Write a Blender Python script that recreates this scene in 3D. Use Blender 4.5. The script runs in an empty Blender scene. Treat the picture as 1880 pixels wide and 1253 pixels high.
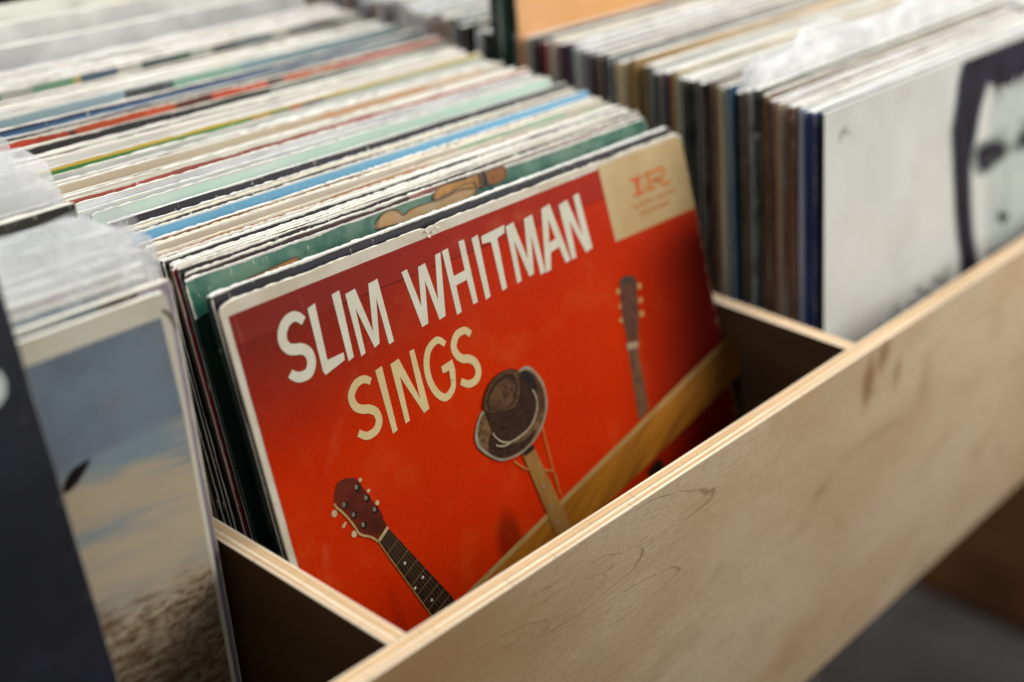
import bpy, bmesh, math, random
from mathutils import Vector, Matrix
from mathutils.geometry import tessellate_polygon

R = math.radians
scene = bpy.context.scene
C = scene.collection

# ----------------------------------------------------------------- helpers
def lin(h):
    h = h.lstrip('#')
    v = [int(h[i:i + 2], 16) / 255 for i in (0, 2, 4)]
    return tuple(c / 12.92 if c <= .04045 else ((c + .055) / 1.055) ** 2.4 for c in v)

def gain(c, k):
    return tuple(min(.92, x * k) for x in c)

class NT:
    """small node-tree builder"""
    def __init__(self, name):
        self.m = bpy.data.materials.new(name)
        self.m.use_nodes = True
        self.t = self.m.node_tree
        self.t.nodes.clear()
        self.out = self.t.nodes.new('ShaderNodeOutputMaterial')
    def n(self, kind, **kw):
        nd = self.t.nodes.new('ShaderNode' + kind)
        for k, v in kw.items():
            setattr(nd, k, v)
        return nd
    def l(self, a, b):
        self.t.links.new(a, b)
    def val(self, sock, v):
        if isinstance(v, bpy.types.NodeSocket):
            self.l(v, sock)
        elif isinstance(v, tuple) and len(v) == 3 and sock.type == 'RGBA':
            sock.default_value = (*v, 1)
        else:
            sock.default_value = v
    def math(self, op, a, b=0.0, c=None, clamp=False):
        nd = self.n('Math', operation=op, use_clamp=clamp)
        self.val(nd.inputs[0], a)
        self.val(nd.inputs[1], b)
        if c is not None:
            self.val(nd.inputs[2], c)
        return nd.outputs[0]
    def maprange(self, v, a, b, c=0.0, d=1.0, smooth=True):
        nd = self.n('MapRange')
        nd.interpolation_type = 'SMOOTHSTEP' if smooth else 'LINEAR'
        self.val(nd.inputs[0], v)
        for i, x in enumerate((a, b, c, d)):
            self.val(nd.inputs[i + 1], x)
        return nd.outputs[0]
    def mix(self, f, a, b, mode='MIX'):
        nd = self.n('Mix', data_type='RGBA', blend_type=mode)
        self.val(nd.inputs[0], f)
        self.val(nd.inputs[6], a)
        self.val(nd.inputs[7], b)
        return nd.outputs[2]
    def ramp(self, f, stops, interp='LINEAR'):
        nd = self.n('ValToRGB')
        cr = nd.color_ramp
        cr.interpolation = interp
        while len(cr.elements) < len(stops):
            cr.elements.new(.5)
        for e, (p, c) in zip(cr.elements, stops):
            e.position = p
            e.color = (*c, 1)
        self.l(f, nd.inputs[0])
        return nd.outputs[0]
    def coords(self):
        tc = self.n('TexCoord')
        sp = self.n('SeparateXYZ')
        self.l(tc.outputs['Object'], sp.inputs[0])
        return tc.outputs['Object'], sp.outputs[0], sp.outputs[1], sp.outputs[2]
    def noise(self, vec, scale=1.0, stretch=(1, 1, 1), detail=4.0, rough=.55, dist=0.0, off=(0, 0, 0)):
        mp = self.n('Mapping')
        mp.inputs['Scale'].default_value = stretch
        mp.inputs['Location'].default_value = off
        self.l(vec, mp.inputs[0])
        nz = self.n('TexNoise')
        self.l(mp.outputs[0], nz.inputs['Vector'])
        nz.inputs['Scale'].default_value = scale
        nz.inputs['Detail'].default_value = detail
        nz.inputs['Roughness'].default_value = rough
        nz.inputs['Distortion'].default_value = dist
        return nz.outputs['Fac']
    def finish(self, col, rough=.5, spec=.35, bump=None, bstr=.2, bdist=.0005, coat=0.0):
        p = self.n('BsdfPrincipled')
        self.val(p.inputs['Base Color'], col)
        self.val(p.inputs['Roughness'], rough)
        p.inputs['Specular IOR Level'].default_value = spec
        p.inputs['Coat Weight'].default_value = coat
        p.inputs['Coat Roughness'].default_value = .25
        if bump is not None:
            b = self.n('Bump')
            b.inputs['Strength'].default_value = bstr
            b.inputs['Distance'].default_value = bdist
            self.l(bump, b.inputs['Height'])
            self.l(b.outputs[0], p.inputs['Normal'])
        self.l(p.outputs[0], self.out.inputs[0])
        return self.m

CREAM = lin('#e6e0d0')
seedv = [0]
def nextoff():
    seedv[0] += 1
    return (seedv[0] * 1.37 % 19, seedv[0] * 2.11 % 23, seedv[0] * .77 % 17)

def cover_mat(name, col, col2=None, strips=None, wear=.0012, W=.32, H=.316, rough=.42, paper=CREAM, nscale=22, band=None):
    wear *= .42
    t = NT(name)
    vec, x, y, z = t.coords()
    off = nextoff()
    col2 = col2 or gain(col, .72)
    n1 = t.noise(vec, nscale, (1, 1, 1), 5, off=off)
    base = t.mix(t.maprange(n1, .4, .62), col, col2)
    if strips:
        f = t.math('MULTIPLY_ADD', t.noise(vec, 60, off=off), .012, t.math('DIVIDE', x, W))
        base = t.ramp(f, strips, 'CONSTANT')
        base = t.mix(t.maprange(n1, .3, .7, 0, .35), base, gain(col2, .8))
    if band:   # (depth below the top edge, colour): the uppermost stripe of the picture
        base = t.mix(t.maprange(t.math('SUBTRACT', H, z), band[0] * .85, band[0]), band[1], base)
    dirt = t.noise(vec, 9, detail=6, off=off)
    base = t.mix(t.maprange(dirt, .35, .7, 0, .22), base, lin('#8a8070'), 'MULTIPLY')
    n2 = t.noise(vec, 210, (1, 1, .6), 7, .7, off=off)
    n3 = t.noise(vec, 34, (1, 1, 1), 3, .5, off=off)
    side = t.math('MINIMUM', x, t.math('SUBTRACT', W, x))
    d = t.math('MINIMUM', t.math('SUBTRACT', H, z), side)
    amp = t.math('MULTIPLY', t.math('MULTIPLY', n2, t.maprange(n3, .3, .7, .5, 2.6)), wear * 1.6)
    mask = t.maprange(t.math('SUBTRACT', d, amp), 0, wear * .3, 1, 0)
    fleck = t.maprange(t.noise(vec, 420, (1, 1, .4), 2, off=off), .66, .74, 0, .8)
    near = t.maprange(d, 0, .012, min(1, wear / .0004), 0)
    mask = t.math('MAXIMUM', mask, t.math('MULTIPLY', fleck, near))
    base = t.mix(mask, base, paper)
    return t.finish(base, t.mix(mask, (rough,) * 3, (.85,) * 3), .35, n2, .15, .0004)

def edge_mat(name, col, dirt=.5, dark='#6b5a44'):
    t = NT(name)
    vec, x, y, z = t.coords()
    off = nextoff()
    a = t.noise(vec, 1, (7, 1700, 7), 3, .55, off=off)
    b = t.noise(vec, 1, (240, 900, 240), 4, .7, off=off)
    c = t.noise(vec, 14, (1, 1, 1), 5, .6, off=off)
    base = t.mix(t.maprange(a, .44, .64, 0, .8), col, gain(col, .56))
    base = t.mix(t.maprange(b, .6, .72, 0, dirt), base, lin(dark))
    base = t.mix(t.maprange(c, .45, .7, 0, .3), base, gain(col, .7))
    return t.finish(base, .85, .15, b, .5, .0006)

def spine_mat(name, col):
    col = gain(col, .62)
    t = NT(name)
    vec, x, y, z = t.coords()
    off = nextoff()
    n = t.noise(vec, 40, (1, 1, .25), 5, off=off)
    w = t.noise(vec, 260, (1, 1, .5), 4, off=off)
    base = t.mix(t.maprange(n, .35, .65), col, gain(col, .6))
    base = t.mix(t.maprange(w, .66, .74, 0, .7), base, gain(CREAM, .8))
    return t.finish(base, .6, .25, w, .2)

def flat_mat(name, col, col2=None, scale=90, rough=.45, amt=.5, stretch=(1, 1, 1)):
    t = NT(name)
    vec, x, y, z = t.coords()
    off = nextoff()
    n = t.noise(vec, scale, stretch, 5, .65, off=off)
    base = t.mix(t.maprange(n, .38, .64, 0, amt), col, col2 or gain(col, .6))
    fine = t.noise(vec, 1100, (1, 1, 1), 3, off=off)
    base = t.mix(t.maprange(fine, .32, .7, 0, .14), base, gain(col, .5))
    return t.finish(base, rough, .2, fine, .06, .0003)

def plastic_mat(name, tint=(.86, .875, .88), alpha=.62, rough=.22, bump=.8):
    t = NT(name)
    vec, x, y, z = t.coords()
    off = nextoff()
    n = t.noise(vec, 30, (1, 1, 1), 6, .6, 1.2, off=off)
    n2 = t.noise(vec, 120, (.4, 1, 1), 4, .6, off=off)
    p = t.n('BsdfPrincipled')
    p.inputs['Base Color'].default_value = (*tint, 1)
    t.val(p.inputs['Roughness'], t.maprange(n, .3, .7, rough, rough + .25))
    p.inputs['Specular IOR Level'].default_value = .6
    b = t.n('Bump')
    b.inputs['Strength'].default_value = bump
    b.inputs['Distance'].default_value = .003
    t.l(t.math('ADD', n, t.math('MULTIPLY', n2, .3)), b.inputs['Height'])
    t.l(b.outputs[0], p.inputs['Normal'])
    tr = t.n('BsdfTransparent')
    ms = t.n('MixShader')
    t.val(ms.inputs[0], t.maprange(n, .3, .72, alpha - .2, min(1, alpha + .22)))
    t.l(tr.outputs[0], ms.inputs[1])
    t.l(p.outputs[0], ms.inputs[2])
    t.l(ms.outputs[0], t.out.inputs[0])
    return t.m

def link(name, me, mats, parent=None, sharp=None):
    o = bpy.data.objects.new(name, me)
    C.objects.link(o)
    for m in (mats if isinstance(mats, (list, tuple)) else [mats]):
        me.materials.append(m)
    if sharp is not None:
        me.shade_smooth()
        me.set_sharp_from_angle(angle=R(sharp))
    if parent:
        o.parent = parent
    return o

def tag(o, label=None, cat=None, group=None, kind=None):
    for k, v in (('label', label), ('category', cat), ('group', group), ('kind', kind)):
        if v:
            o[k] = v
    return o

def from_bm(name, bm, mats, parent=None, sharp=None):
    me = bpy.data.meshes.new(name)
    bm.to_mesh(me)
    bm.free()
    return link(name, me, mats, parent, sharp)

def box_bm(bm, a, b, bevel=0.0, mi=0):
    vs = [bm.verts.new((x, y, z)) for x in (a[0], b[0]) for y in (a[1], b[1]) for z in (a[2], b[2])]
    idx = [(0, 1, 3, 2), (4, 6, 7, 5), (0, 4, 5, 1), (2, 3, 7, 6), (0, 2, 6, 4), (1, 5, 7, 3)]
    fs = [bm.faces.new([vs[i] for i in q]) for q in idx]
    for f in fs:
        f.material_index = mi
    bmesh.ops.recalc_face_normals(bm, faces=fs)
    if bevel:
        es = list({e for f in fs for e in f.edges})
        bmesh.ops.bevel(bm, geom=es, offset=bevel, segments=3, profile=.5, affect='EDGES')

# ----------------------------------------------------------------- sleeves
ZB = -.198          # top of the bin's bottom board
def wobble(rnd, k=5, f0=4, f1=26):
    ts = [(rnd.uniform(f0, f1), rnd.uniform(0, 6.28), rnd.uniform(.4, 1)) for _ in range(k)]
    s = sum(a for _, _, a in ts)
    return lambda x: sum(a * math.sin(f * x + p) for f, p, a in ts) / s

def sleeve_mesh(W, H, T, rnd, nx=48, bow=.0007, rag=.0003, rc=.0035, zlo=0.0, drop=None, mouth=0.0):
    xs = [0, .0012, .0026, .0045] + [W * i / nx for i in range(1, nx)] + [W - .0045, W - .0026, W - .0012, W]
    xs = sorted(set(round(x, 5) for x in xs))
    zs = [zlo, .08, .16, .22, .26, .285, .3, H - .008, H - .004, H - .002, H]
    zs = sorted(set(round(z, 5) for z in zs if z <= H))
    wb, wt, wz = wobble(rnd, 4, 6, 40), wobble(rnd, 5, 20, 120), wobble(rnd, 3, 6, 14)
    jit = [rnd.gauss(0, 1) for _ in xs]
    jit2 = [rnd.gauss(0, 1) for _ in xs]
    mo = wobble(rnd, 3, 8, 30)
    jm = [rnd.gauss(0, 1) for _ in xs]
    bm = bmesh.new()
    def place(i, j, back):
        x, z = xs[i], zs[j]
        tz = max(0, 1 - (H - z) / .004) if z > H - .004 else 0
        f = (z / H) ** 2
        y = bow * wb(x) * f
        edge = min(1, min(x, W - x, H - z) / .012)
        if back:
            y += T * (.86 + .14 * edge)
        cx = min(max(x, rc), W - rc)
        cz = min(z, H - rc)
        dx, dz = x - cx, z - cz
        r = math.hypot(dx, dz)
        if z > cz and abs(dx) > 0 and r > rc:
            x, z = cx + dx / r * rc, cz + dz / r * rc
        z += tz * rag * ((jit2 if back else jit)[i] * .4 + .3 * wt(x + (.02 if back else 0)))
        if drop:
            z -= tz * drop(x)
        return bm.verts.new((x, y, z))
    F = [[place(i, j, 0) for j in range(len(zs))] for i in range(len(xs))]
    B = [[place(i, j, 1) for j in range(len(zs))] for i in range(len(xs))]
    nxx, nz = len(xs), len(zs)
    for i in range(nxx - 1):
        for j in range(nz - 1):
            bm.faces.new((F[i][j], F[i + 1][j], F[i + 1][j + 1], F[i][j + 1]))
            f = bm.faces.new((B[i][j], B[i][j + 1], B[i + 1][j + 1], B[i + 1][j]))
    M = []
    for i in range(nxx):
        p = (F[i][-1].co + B[i][-1].co) / 2
        M.append(bm.verts.new((p.x, p.y + jm[i] * T * .06, p.z + .0003 + T * .05 + rag * .9 * jm[i] - mouth * max(0, min(1, .55 + 1.3 * mo(xs[i]))) * min(1, min(xs[i], W - xs[i]) / .02))))
    for i in range(nxx - 1):
        for a, b in ((F, M), (M, B)):
            g = lambda q, k: q[k] if q is M else q[k][-1]
            f = bm.faces.new((g(a, i), g(a, i + 1), g(b, i + 1), g(b, i)))
            f.material_index = 1
    # spine (left) bulges a little; the right side is open: the middle is set back between the two boards
    for side, col, mi in ((0, F, 2), (-1, F, 1)):
        mid = []
        for j in range(nz):
            p = (F[side][j].co + B[side][j].co) / 2
            mid.append(bm.verts.new(p + Vector((-.0004 if side == 0 else -.0035, 0, 0))) if j < nz - 1 else M[side])
        for j in range(nz - 1):
            for a, b in ((F[side], mid), (mid, B[side])):
                q = (a[j], b[j], b[j + 1], a[j + 1])
                f = bm.faces.new(q if side == -1 else q[::-1])
                f.material_index = mi
    for i in range(nxx - 1):
        f = bm.faces.new((F[i][0], B[i][0], B[i + 1][0], F[i + 1][0]))
        f.material_index = 1
    bmesh.ops.recalc_face_normals(bm, faces=bm.faces)
    me = bpy.data.meshes.new('record_sleeve')
    bm.to_mesh(me)
    bm.free()
    return me

def plastic_sleeve(W, H, T, rnd, mat, parent, over=.006, nx=30, crumple=.0012, left=-.003):
    """loose clear outer sleeve round a record: front and back film meeting in a crumpled top"""
    xs = [left + (W + .004 - left) * i / nx for i in range(nx + 1)]
    zs = [.0, .1, .2, .26, .29, .305, H - .002, H + over * .45, H + over]
    a, b, c = wobble(rnd, 5, 20, 110), wobble(rnd, 5, 30, 160), wobble(rnd, 4, 15, 60)
    bm = bmesh.new()
    rows = []
    for s in (0, 1):
        g = []
        for i, x in enumerate(xs):
            col = []
            for j, z in enumerate(zs):
                k = max(0, (z - .24) / (H + over - .24))
                y = (-.0009 if s == 0 else T + .0009)
                if z > H:
                    q = (z - H) / over
                    y = y * (1 - q * .8) + (T / 2) * q * .8
                y += crumple * k * (a(x + z * 2) if s == 0 else b(x - z)) * (.4 if z < H else 1)
                endk = min(1, min(i + .35, nx - i + .35) / 1.3) ** .6
                zz = z if z < H else H - .002 + (z - H + .002) * endk
                zz += (over * .35 * c(x + s * .01) + rnd.gauss(0, .0004)) * (1 if j == len(zs) - 1 else 0)
                col.append(bm.verts.new((x, y, zz)))
            g.append(col)
        rows.append(g)
    for s, g in enumerate(rows):
        for i in range(nx):
            for j in range(len(zs) - 1):
                q = (g[i][j], g[i + 1][j], g[i + 1][j + 1], g[i][j + 1])
                bm.faces.new(q if s == 0 else q[::-1])
    for i in range(nx):
        bm.faces.new((rows[0][i][-1], rows[0][i + 1][-1], rows[1][i + 1][-1], rows[1][i][-1]))
    for e in (0, nx):
        for j in range(len(zs) - 1):
            q = (rows[0][e][j], rows[0][e][j + 1], rows[1][e][j + 1], rows[1][e][j])
            bm.faces.new(q if e == 0 else q[::-1])
    return from_bm('plastic_sleeve', bm, mat, parent, 40)

def stand(o, x, y, lean, dz=0.0, yaw=0.0):
    """y is where the bottom front edge rests; raised things slide up along their own lean"""
    o.location = (x, y + dz * math.tan(lean), ZB + dz)
    o.rotation_euler = (-lean, 0, yaw)

# flat prints on a cover: outlines in tenths of a millimetre (across, up) on the cover's own plane
def decal(name, polys, mat, parent, layer=1, step=.00012):
    bm = bmesh.new()
    for rings in polys:
        pts = [[Vector((u / 1e4, 0, v / 1e4)) for u, v in ring] for ring in rings]
        flat = [p for ring in pts for p in ring]
        vs = [bm.verts.new((p.x, -step * layer, p.z)) for p in flat]
        for tri in tessellate_polygon([[Vector((p.x, p.z, 0)) for p in ring] for ring in pts]):
            if len(set(tri)) == 3:
                try:
                    f = bm.faces.new([vs[i] for i in tri])
                    f.normal_update()
                    if f.normal.y > 0:
                        f.normal_flip()
                except ValueError:
                    pass
    bmesh.ops.remove_doubles(bm, verts=bm.verts, dist=1e-6)
    return from_bm(name, bm, mat, parent)

def smooth(pts, n=6, closed=False):
    m = len(pts)
    out = []
    rng = range(m) if closed else range(m - 1)
    for i in rng:
        g = lambda k: pts[k % m] if closed else pts[min(max(k, 0), m - 1)]
        p0, p1, p2, p3 = g(i - 1), g(i), g(i + 1), g(i + 2)
        for s in range(n):
            t = s / n
            out.append(tuple(.5 * (2 * p1[a] + (p2[a] - p0[a]) * t + (2 * p0[a] - 5 * p1[a] + 4 * p2[a] - p3[a]) * t * t
                                   + (3 * p1[a] - p0[a] - 3 * p2[a] + p3[a]) * t ** 3) for a in (0, 1)))
    if not closed:
        out.append(pts[-1])
    return out

def ribbon(pts, w, n=6, taper=None):
    """outline of a brush stroke of width w (tenths of mm) along pts"""
    c = smooth(pts, n) if n > 1 else pts
    L, Rr = [], []
    for i, p in enumerate(c):
        a, b = c[max(i - 1, 0)], c[min(i + 1, len(c) - 1)]
        d = math.hypot(b[0] - a[0], b[1] - a[1]) or 1
        nx, ny = -(b[1] - a[1]) / d, (b[0] - a[0]) / d
        h = w / 2 * (taper(i / (len(c) - 1)) if taper else 1)
        L.append((p[0] + nx * h, p[1] + ny * h))
        Rr.append((p[0] - nx * h, p[1] - ny * h))
    return [(L[i], L[i + 1], Rr[i + 1], Rr[i]) for i in range(len(c) - 1)]

def strokes(name, lines, w, mat, parent, layer=2, n=6, taper=None):
    return decal(name, [[q] for ln in lines for q in ribbon(ln, w, n, taper)], mat, parent, layer)

def disc(c, rx, ry, n=14, ang=0.0):
    return [(c[0] + rx * math.cos(ang) * math.cos(t) - ry * math.sin(ang) * math.sin(t),
             c[1] + rx * math.sin(ang) * math.cos(t) + ry * math.cos(ang) * math.sin(t))
            for t in (2 * math.pi * i / n for i in range(n))]

# outlines of the printed artwork (tenths of a millimetre, across and up on each cover) and row spacings (metres)
T={
 'let':{'TITLE':[[[(428,3002),(473,3012),(460,2761),(555,2763),(551,2730),(430,2703),(422,2721)]],[[(572,3019),(618,3025),(604,2726),(570,2717)]],[[(645,2999),(705,3006),(744,2796),(785,3004),(843,3010),(847,2717),(815,2712),(809,2932),(763,2735),(730,2726),(680,2925),(673,2721),(645,2714)]],[[(989,2996),(1025,3001),(1056,2815),(1094,2990),(1141,2996),(1165,2811),(1214,3013),(1250,3016),(1187,2727),(1145,2722),(1115,2921),(1072,2728),(1031,2723)]],[[(1261,3017),(1302,3021),(1297,2887),(1375,2892),(1378,3031),(1416,3032),(1410,2726),(1378,2723),(1374,2847),(1298,2841),(1293,2715),(1260,2709)]],[[(1466,3022),(1512,3029),(1500,2726),(1466,2719)]],[[(1532,3014),(1701,3025),(1691,2988),(1634,2977),(1622,2732),(1587,2727),(1587,2973),(1527,2978)]],[[(1708,3014),(1767,3021),(1809,2822),(1846,3016),(1909,3022),(1910,2727),(1875,2722),(1868,2925),(1828,2742),(1793,2737),(1743,2935),(1733,2735),(1699,2730)]],[[(1984,3031),(2049,3039),(2113,2731),(2074,2726),(2050,2818),(1981,2807),(1956,2726),(1913,2721)],[(2017,2970),(2038,2863),(1986,2855)]],[[(2115,3016),(2183,3026),(2242,2818),(2238,3032),(2282,3037),(2297,2743),(2241,2733),(2168,2919),(2160,2730),(2123,2730)]]],'SINGS':[[[(700,2629),(743,2636),(739,2333),(708,2327)]],[[(793,2626),(848,2634),(914,2420),(919,2644),(950,2646),(953,2356),(915,2349),(829,2556),(823,2348),(794,2342)]],[[(1084,2513),(1161,2524),(1164,2472),(1153,2427),(1120,2438),(1126,2481),(1084,2481)]]],'CURVES':[[(392,2958),(370,2982),(342,2993),(300,2980),(268,2944),(262,2904),(280,2873),(310,2859),(344,2850),(372,2826),(378,2788),(363,2756),(339,2739),(296,2741),(269,2756),(255,2772)],[(660,2592),(640,2608),(617,2616),(575,2609),(538,2575),(534,2541),(548,2511),(579,2492),(613,2480),(644,2456),(652,2418),(635,2389),(608,2374),(567,2372),(541,2386),(522,2402)],[(1315,2596),(1295,2618),(1271,2627),(1226,2620),(1194,2586),(1191,2553),(1207,2522),(1231,2502),(1264,2491),(1297,2465),(1309,2426),(1298,2395),(1272,2378),(1232,2377),(1205,2390),(1183,2407)],[(1141,2604),(1120,2628),(1094,2638),(1055,2626),(1024,2601),(1001,2554),(994,2497),(1003,2448),(1023,2404),(1054,2374),(1085,2371),(1118,2390),(1133,2410),(1142,2445)]]},
 'hat_cord':[[(1291,2106),(1304,2080),(1335,2047),(1384,2024),(1447,2022),(1529,2036),(1586,2069),(1625,2118),(1634,2161),(1622,2208)],[(1294,2044),(1318,2029),(1353,2019),(1391,2019)]],
 'hat_string':[[(1637,2012),(1639,1925),(1641,1830),(1644,1765),(1648,1707),(1652,1658),(1661,1622)],[(1395,1920),(1423,1889),(1457,1858),(1485,1841),(1543,1812),(1613,1784),(1646,1760),(1652,1734)],[(1646,1760),(1653,1729),(1651,1690)]],
 'neck_mid_dots':[(1547,1725),(1570,1614),(1591,1514)],
 'head_binding':[(295,2165),(303,2142),(325,2112),(348,2071),(369,2023),(381,1990),(398,1971),(435,1948),(455,1928),(472,1908)],
 'nut_left':[(475,1911),(543,1947)],
 'posts_left':[(434,2182),(469,2117),(345,2137),(380,2076),(499,2050),(417,2012)],
 'tuners_left':[[(284,2123),(299,2117),(279,2107)],[(357,1995),(372,1988),(352,1980)],[(465,2205),(475,2201),(461,2196)],[(494,2142),(504,2138),(491,2134)],[(524,2072),(536,2067),(521,2061)]],
 'board_binding':[(474,1906),(505,1826),(664,1441),(689,1373)],
 'frets_left':[[(507,1835),(584,1871)],[(537,1764),(623,1802)],[(564,1696),(660,1736)],[(588,1638),(691,1679)],[(610,1584),(721,1627)],[(631,1535),(748,1578)],[(649,1490),(772,1535)],[(665,1450),(794,1495)]],
 'dots_left':[(583,1753),(663,1646),(604,1620),(680,1524),(752,1445)],
 'strings_left':[[(492,1912),(704,1429)],[(503,1918),(725,1436)],[(514,1923),(747,1443)],[(524,1929),(768,1451)],[(535,1934),(789,1458)]],
 'tuners_right':[[(2426,2467),(2444,2462),(2420,2452)],[(2420,2388),(2438,2383),(2415,2373)],[(2402,2317),(2420,2312),(2396,2302)],[(2600,2444),(2618,2439),(2594,2428)],[(2586,2369),(2605,2364),(2581,2354)],[(2572,2297),(2591,2291),(2567,2281)]],
 'logo':[[[(2708,3002),(2818,3001),(2821,2990),(2786,2988),(2769,2919),(2807,2914),(2811,2904),(2703,2905),(2700,2915),(2742,2917),(2748,2982),(2712,2991)]],[[(2808,2944),(2822,2945),(2822,2923),(2806,2923)]]],
 'logo_R':[[(2836,2998),(2921,2994),(2990,2998),(3009,2985),(2997,2962),(2972,2947),(2915,2949),(2877,2950)],[(2868,2996),(2863,2953),(2865,2915)],[(2827,2916),(2912,2912)],[(2920,2951),(2956,2928),(2992,2907),(3028,2910),(3045,2917)]],
 'logo_lines':[[(2693,2856),(3078,2853)],[(2732,2805),(3017,2807)]],
 'hatshadow':[(1259,1612)],
 'art':{'plank':[(854,1450),(3341,1949),(3377,1703),(3247,1679),(1815,1419),(848,1245)],'plank_top':[(854,1450),(3341,1949),(3342,1919),(868,1424)],'brim_edge':[(1273,2229),(1232,2204),(1190,2152),(1178,2112),(1188,2067),(1237,2010),(1296,1963),(1354,1944),(1429,1937),(1498,1945),(1561,1963),(1640,2011),(1696,2076),(1717,2147),(1711,2219),(1680,2280),(1639,2324),(1603,2333),(1568,2327),(1520,2302),(1396,2256)],'brim':[(1269,2212),(1229,2182),(1203,2132),(1204,2083),(1239,2030),(1291,1981),(1348,1956),(1432,1948),(1502,1955),(1565,1977),(1639,2027),(1685,2088),(1703,2152),(1697,2212),(1671,2268),(1637,2303),(1580,2315),(1444,2238)],'brim_dark':[(1281,2106),(1247,2031),(1294,1987),(1349,1961),(1434,1952),(1498,1962),(1557,1984),(1579,2018),(1503,1993),(1398,2007),(1323,2041)],'hat_inside':[(1569,2315),(1607,2313),(1648,2284),(1678,2239),(1691,2179),(1688,2118),(1672,2089),(1650,2124),(1644,2173),(1615,2222),(1585,2264)],'hat_hole':[(1574,2312),(1607,2311),(1642,2284),(1657,2246),(1661,2206),(1648,2179),(1625,2219),(1595,2260)],'crown':[(1560,2322),(1526,2350),(1481,2361),(1421,2360),(1355,2338),(1311,2302),(1281,2260),(1276,2232),(1285,2195),(1293,2143),(1293,2105),(1308,2077),(1335,2047),(1382,2025),(1447,2023),(1530,2037),(1586,2070),(1623,2119),(1629,2163),(1617,2210),(1590,2262)],'crown_ridge':[(1553,2317),(1524,2345),(1479,2356),(1419,2354),(1358,2333),(1317,2299),(1288,2257),(1286,2228),(1305,2208),(1342,2192),(1412,2178),(1475,2170),(1512,2198),(1541,2249),(1550,2292)],'crown_ring':[(1524,2312),(1485,2341),(1425,2340),(1364,2320),(1324,2289),(1301,2253),(1302,2224),(1345,2200),(1411,2189),(1470,2187),(1504,2216),(1529,2268)],'crown_dent':[(1507,2295),(1472,2319),(1419,2323),(1356,2296),(1323,2267),(1314,2233),(1336,2206),(1391,2195),(1457,2195),(1495,2227),(1513,2263)],'neck_mid':[(1459,1929),(1549,1929),(1682,1435),(1688,1383),(1595,1390),(1566,1425)],'neck_mid_cap':[(1458,1934),(1540,1952),(1550,1927),(1475,1915)],'head_left':[(339,2242),(361,2245),(388,2245),(436,2228),(451,2210),(464,2179),(479,2139),(495,2103),(510,2063),(532,2027),(533,2008),(532,1986),(546,1946),(472,1908),(435,1948),(398,1971),(382,1992),(369,2023),(348,2073),(322,2117),(296,2161),(305,2194),(323,2223)],'tuner_side':[(328,2067),(335,2060),(318,2044),(305,2046),(305,2055)],'board_left':[(479,1906),(546,1940),(803,1486),(820,1428),(692,1399),(678,1420)],'head_right':[(2444,2493),(2457,2523),(2506,2531),(2568,2511),(2585,2484),(2564,2394),(2547,2302),(2495,2163),(2408,2192),(2412,2258),(2408,2327),(2427,2417)],'head_right_tip':[(2441,2494),(2457,2523),(2506,2531),(2568,2511),(2585,2484),(2578,2459),(2520,2483)],'nut_right':[(2398,2183),(2491,2164),(2483,2141),(2393,2158)],'neck_right':[(2402,2157),(2480,2140),(2464,1798),(2415,1771),(2365,1771)],'body_right':[(2341,1484),(2450,1513),(2492,1474),(2475,1422),(2360,1413)]},
 'hair':[(1726,3124),(1714,3025),(1687,2891),(1635,2710),(1664,2548),(1686,2412),(1719,2204),(1770,1986),(1827,1832),(1865,1610),(2145,1520),(2016,1749),(1939,1940),(1890,2159),(1858,2370),(1877,2499),(1923,2594),(1962,2718),(2012,2825),(2093,2927),(2173,2885),(2229,2933),(2315,2851),(2406,2873),(2475,2819),(2517,2878),(2619,2832),(2678,2881),(2850,2835),(2814,3117)],
 'eye':[[(2014,2467),(2088,2490),(2212,2482),(2341,2443),(2372,2384),(2301,2366),(2239,2360),(2162,2351),(2075,2361),(2028,2410)]],
 'nose':[(2349,1983),(2424,1949),(2509,1920),(2495,1895),(2414,1890),(2368,1929)],
 'mouth':[(2157,1737),(2350,1718),(2533,1695),(2654,1653),(2661,1592),(2390,1648)],
 'faceaxis':[(2521,2322)],
 'rf_mark':[(190,3031),(295,2977),(251,3048),(161,2960)],
 'scribble':[[(803,1696),(813,1739),(868,1767),(926,1737),(916,1711),(859,1712),(916,1706),(952,1671)],[(1032,1686),(1053,1731),(1076,1747),(1066,1704),(1113,1707),(1147,1737),(1160,1703),(1196,1710)],[(1121,1791),(1191,1805),(1170,1753),(1229,1764),(1268,1699),(1278,1743),(1329,1692),(1339,1736)],[(1365,1704),(1373,1773),(1445,1798),(1412,1737),(1472,1767),(1499,1735),(1510,1755)],[(1488,1702),(1534,1772),(1581,1817),(1572,1760),(1538,1699),(1599,1728)],[(648,1684),(680,1702),(714,1685),(692,1670)]],
 'lf_hill':[(3168,2651),(2984,2647),(2808,2635),(2655,2588)],
 'lf_ground':[(3220,2001),(2962,2049),(2711,2075),(2582,2044)],
 'lf_wing':[(2743,2634),(2713,2636),(2663,2625),(2618,2581),(2618,2548),(2674,2569)],
 'navy':[(-879,2011),(-881,3535),(-969,3260),(-958,3216),(-972,3172),(-1006,3144)],
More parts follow.
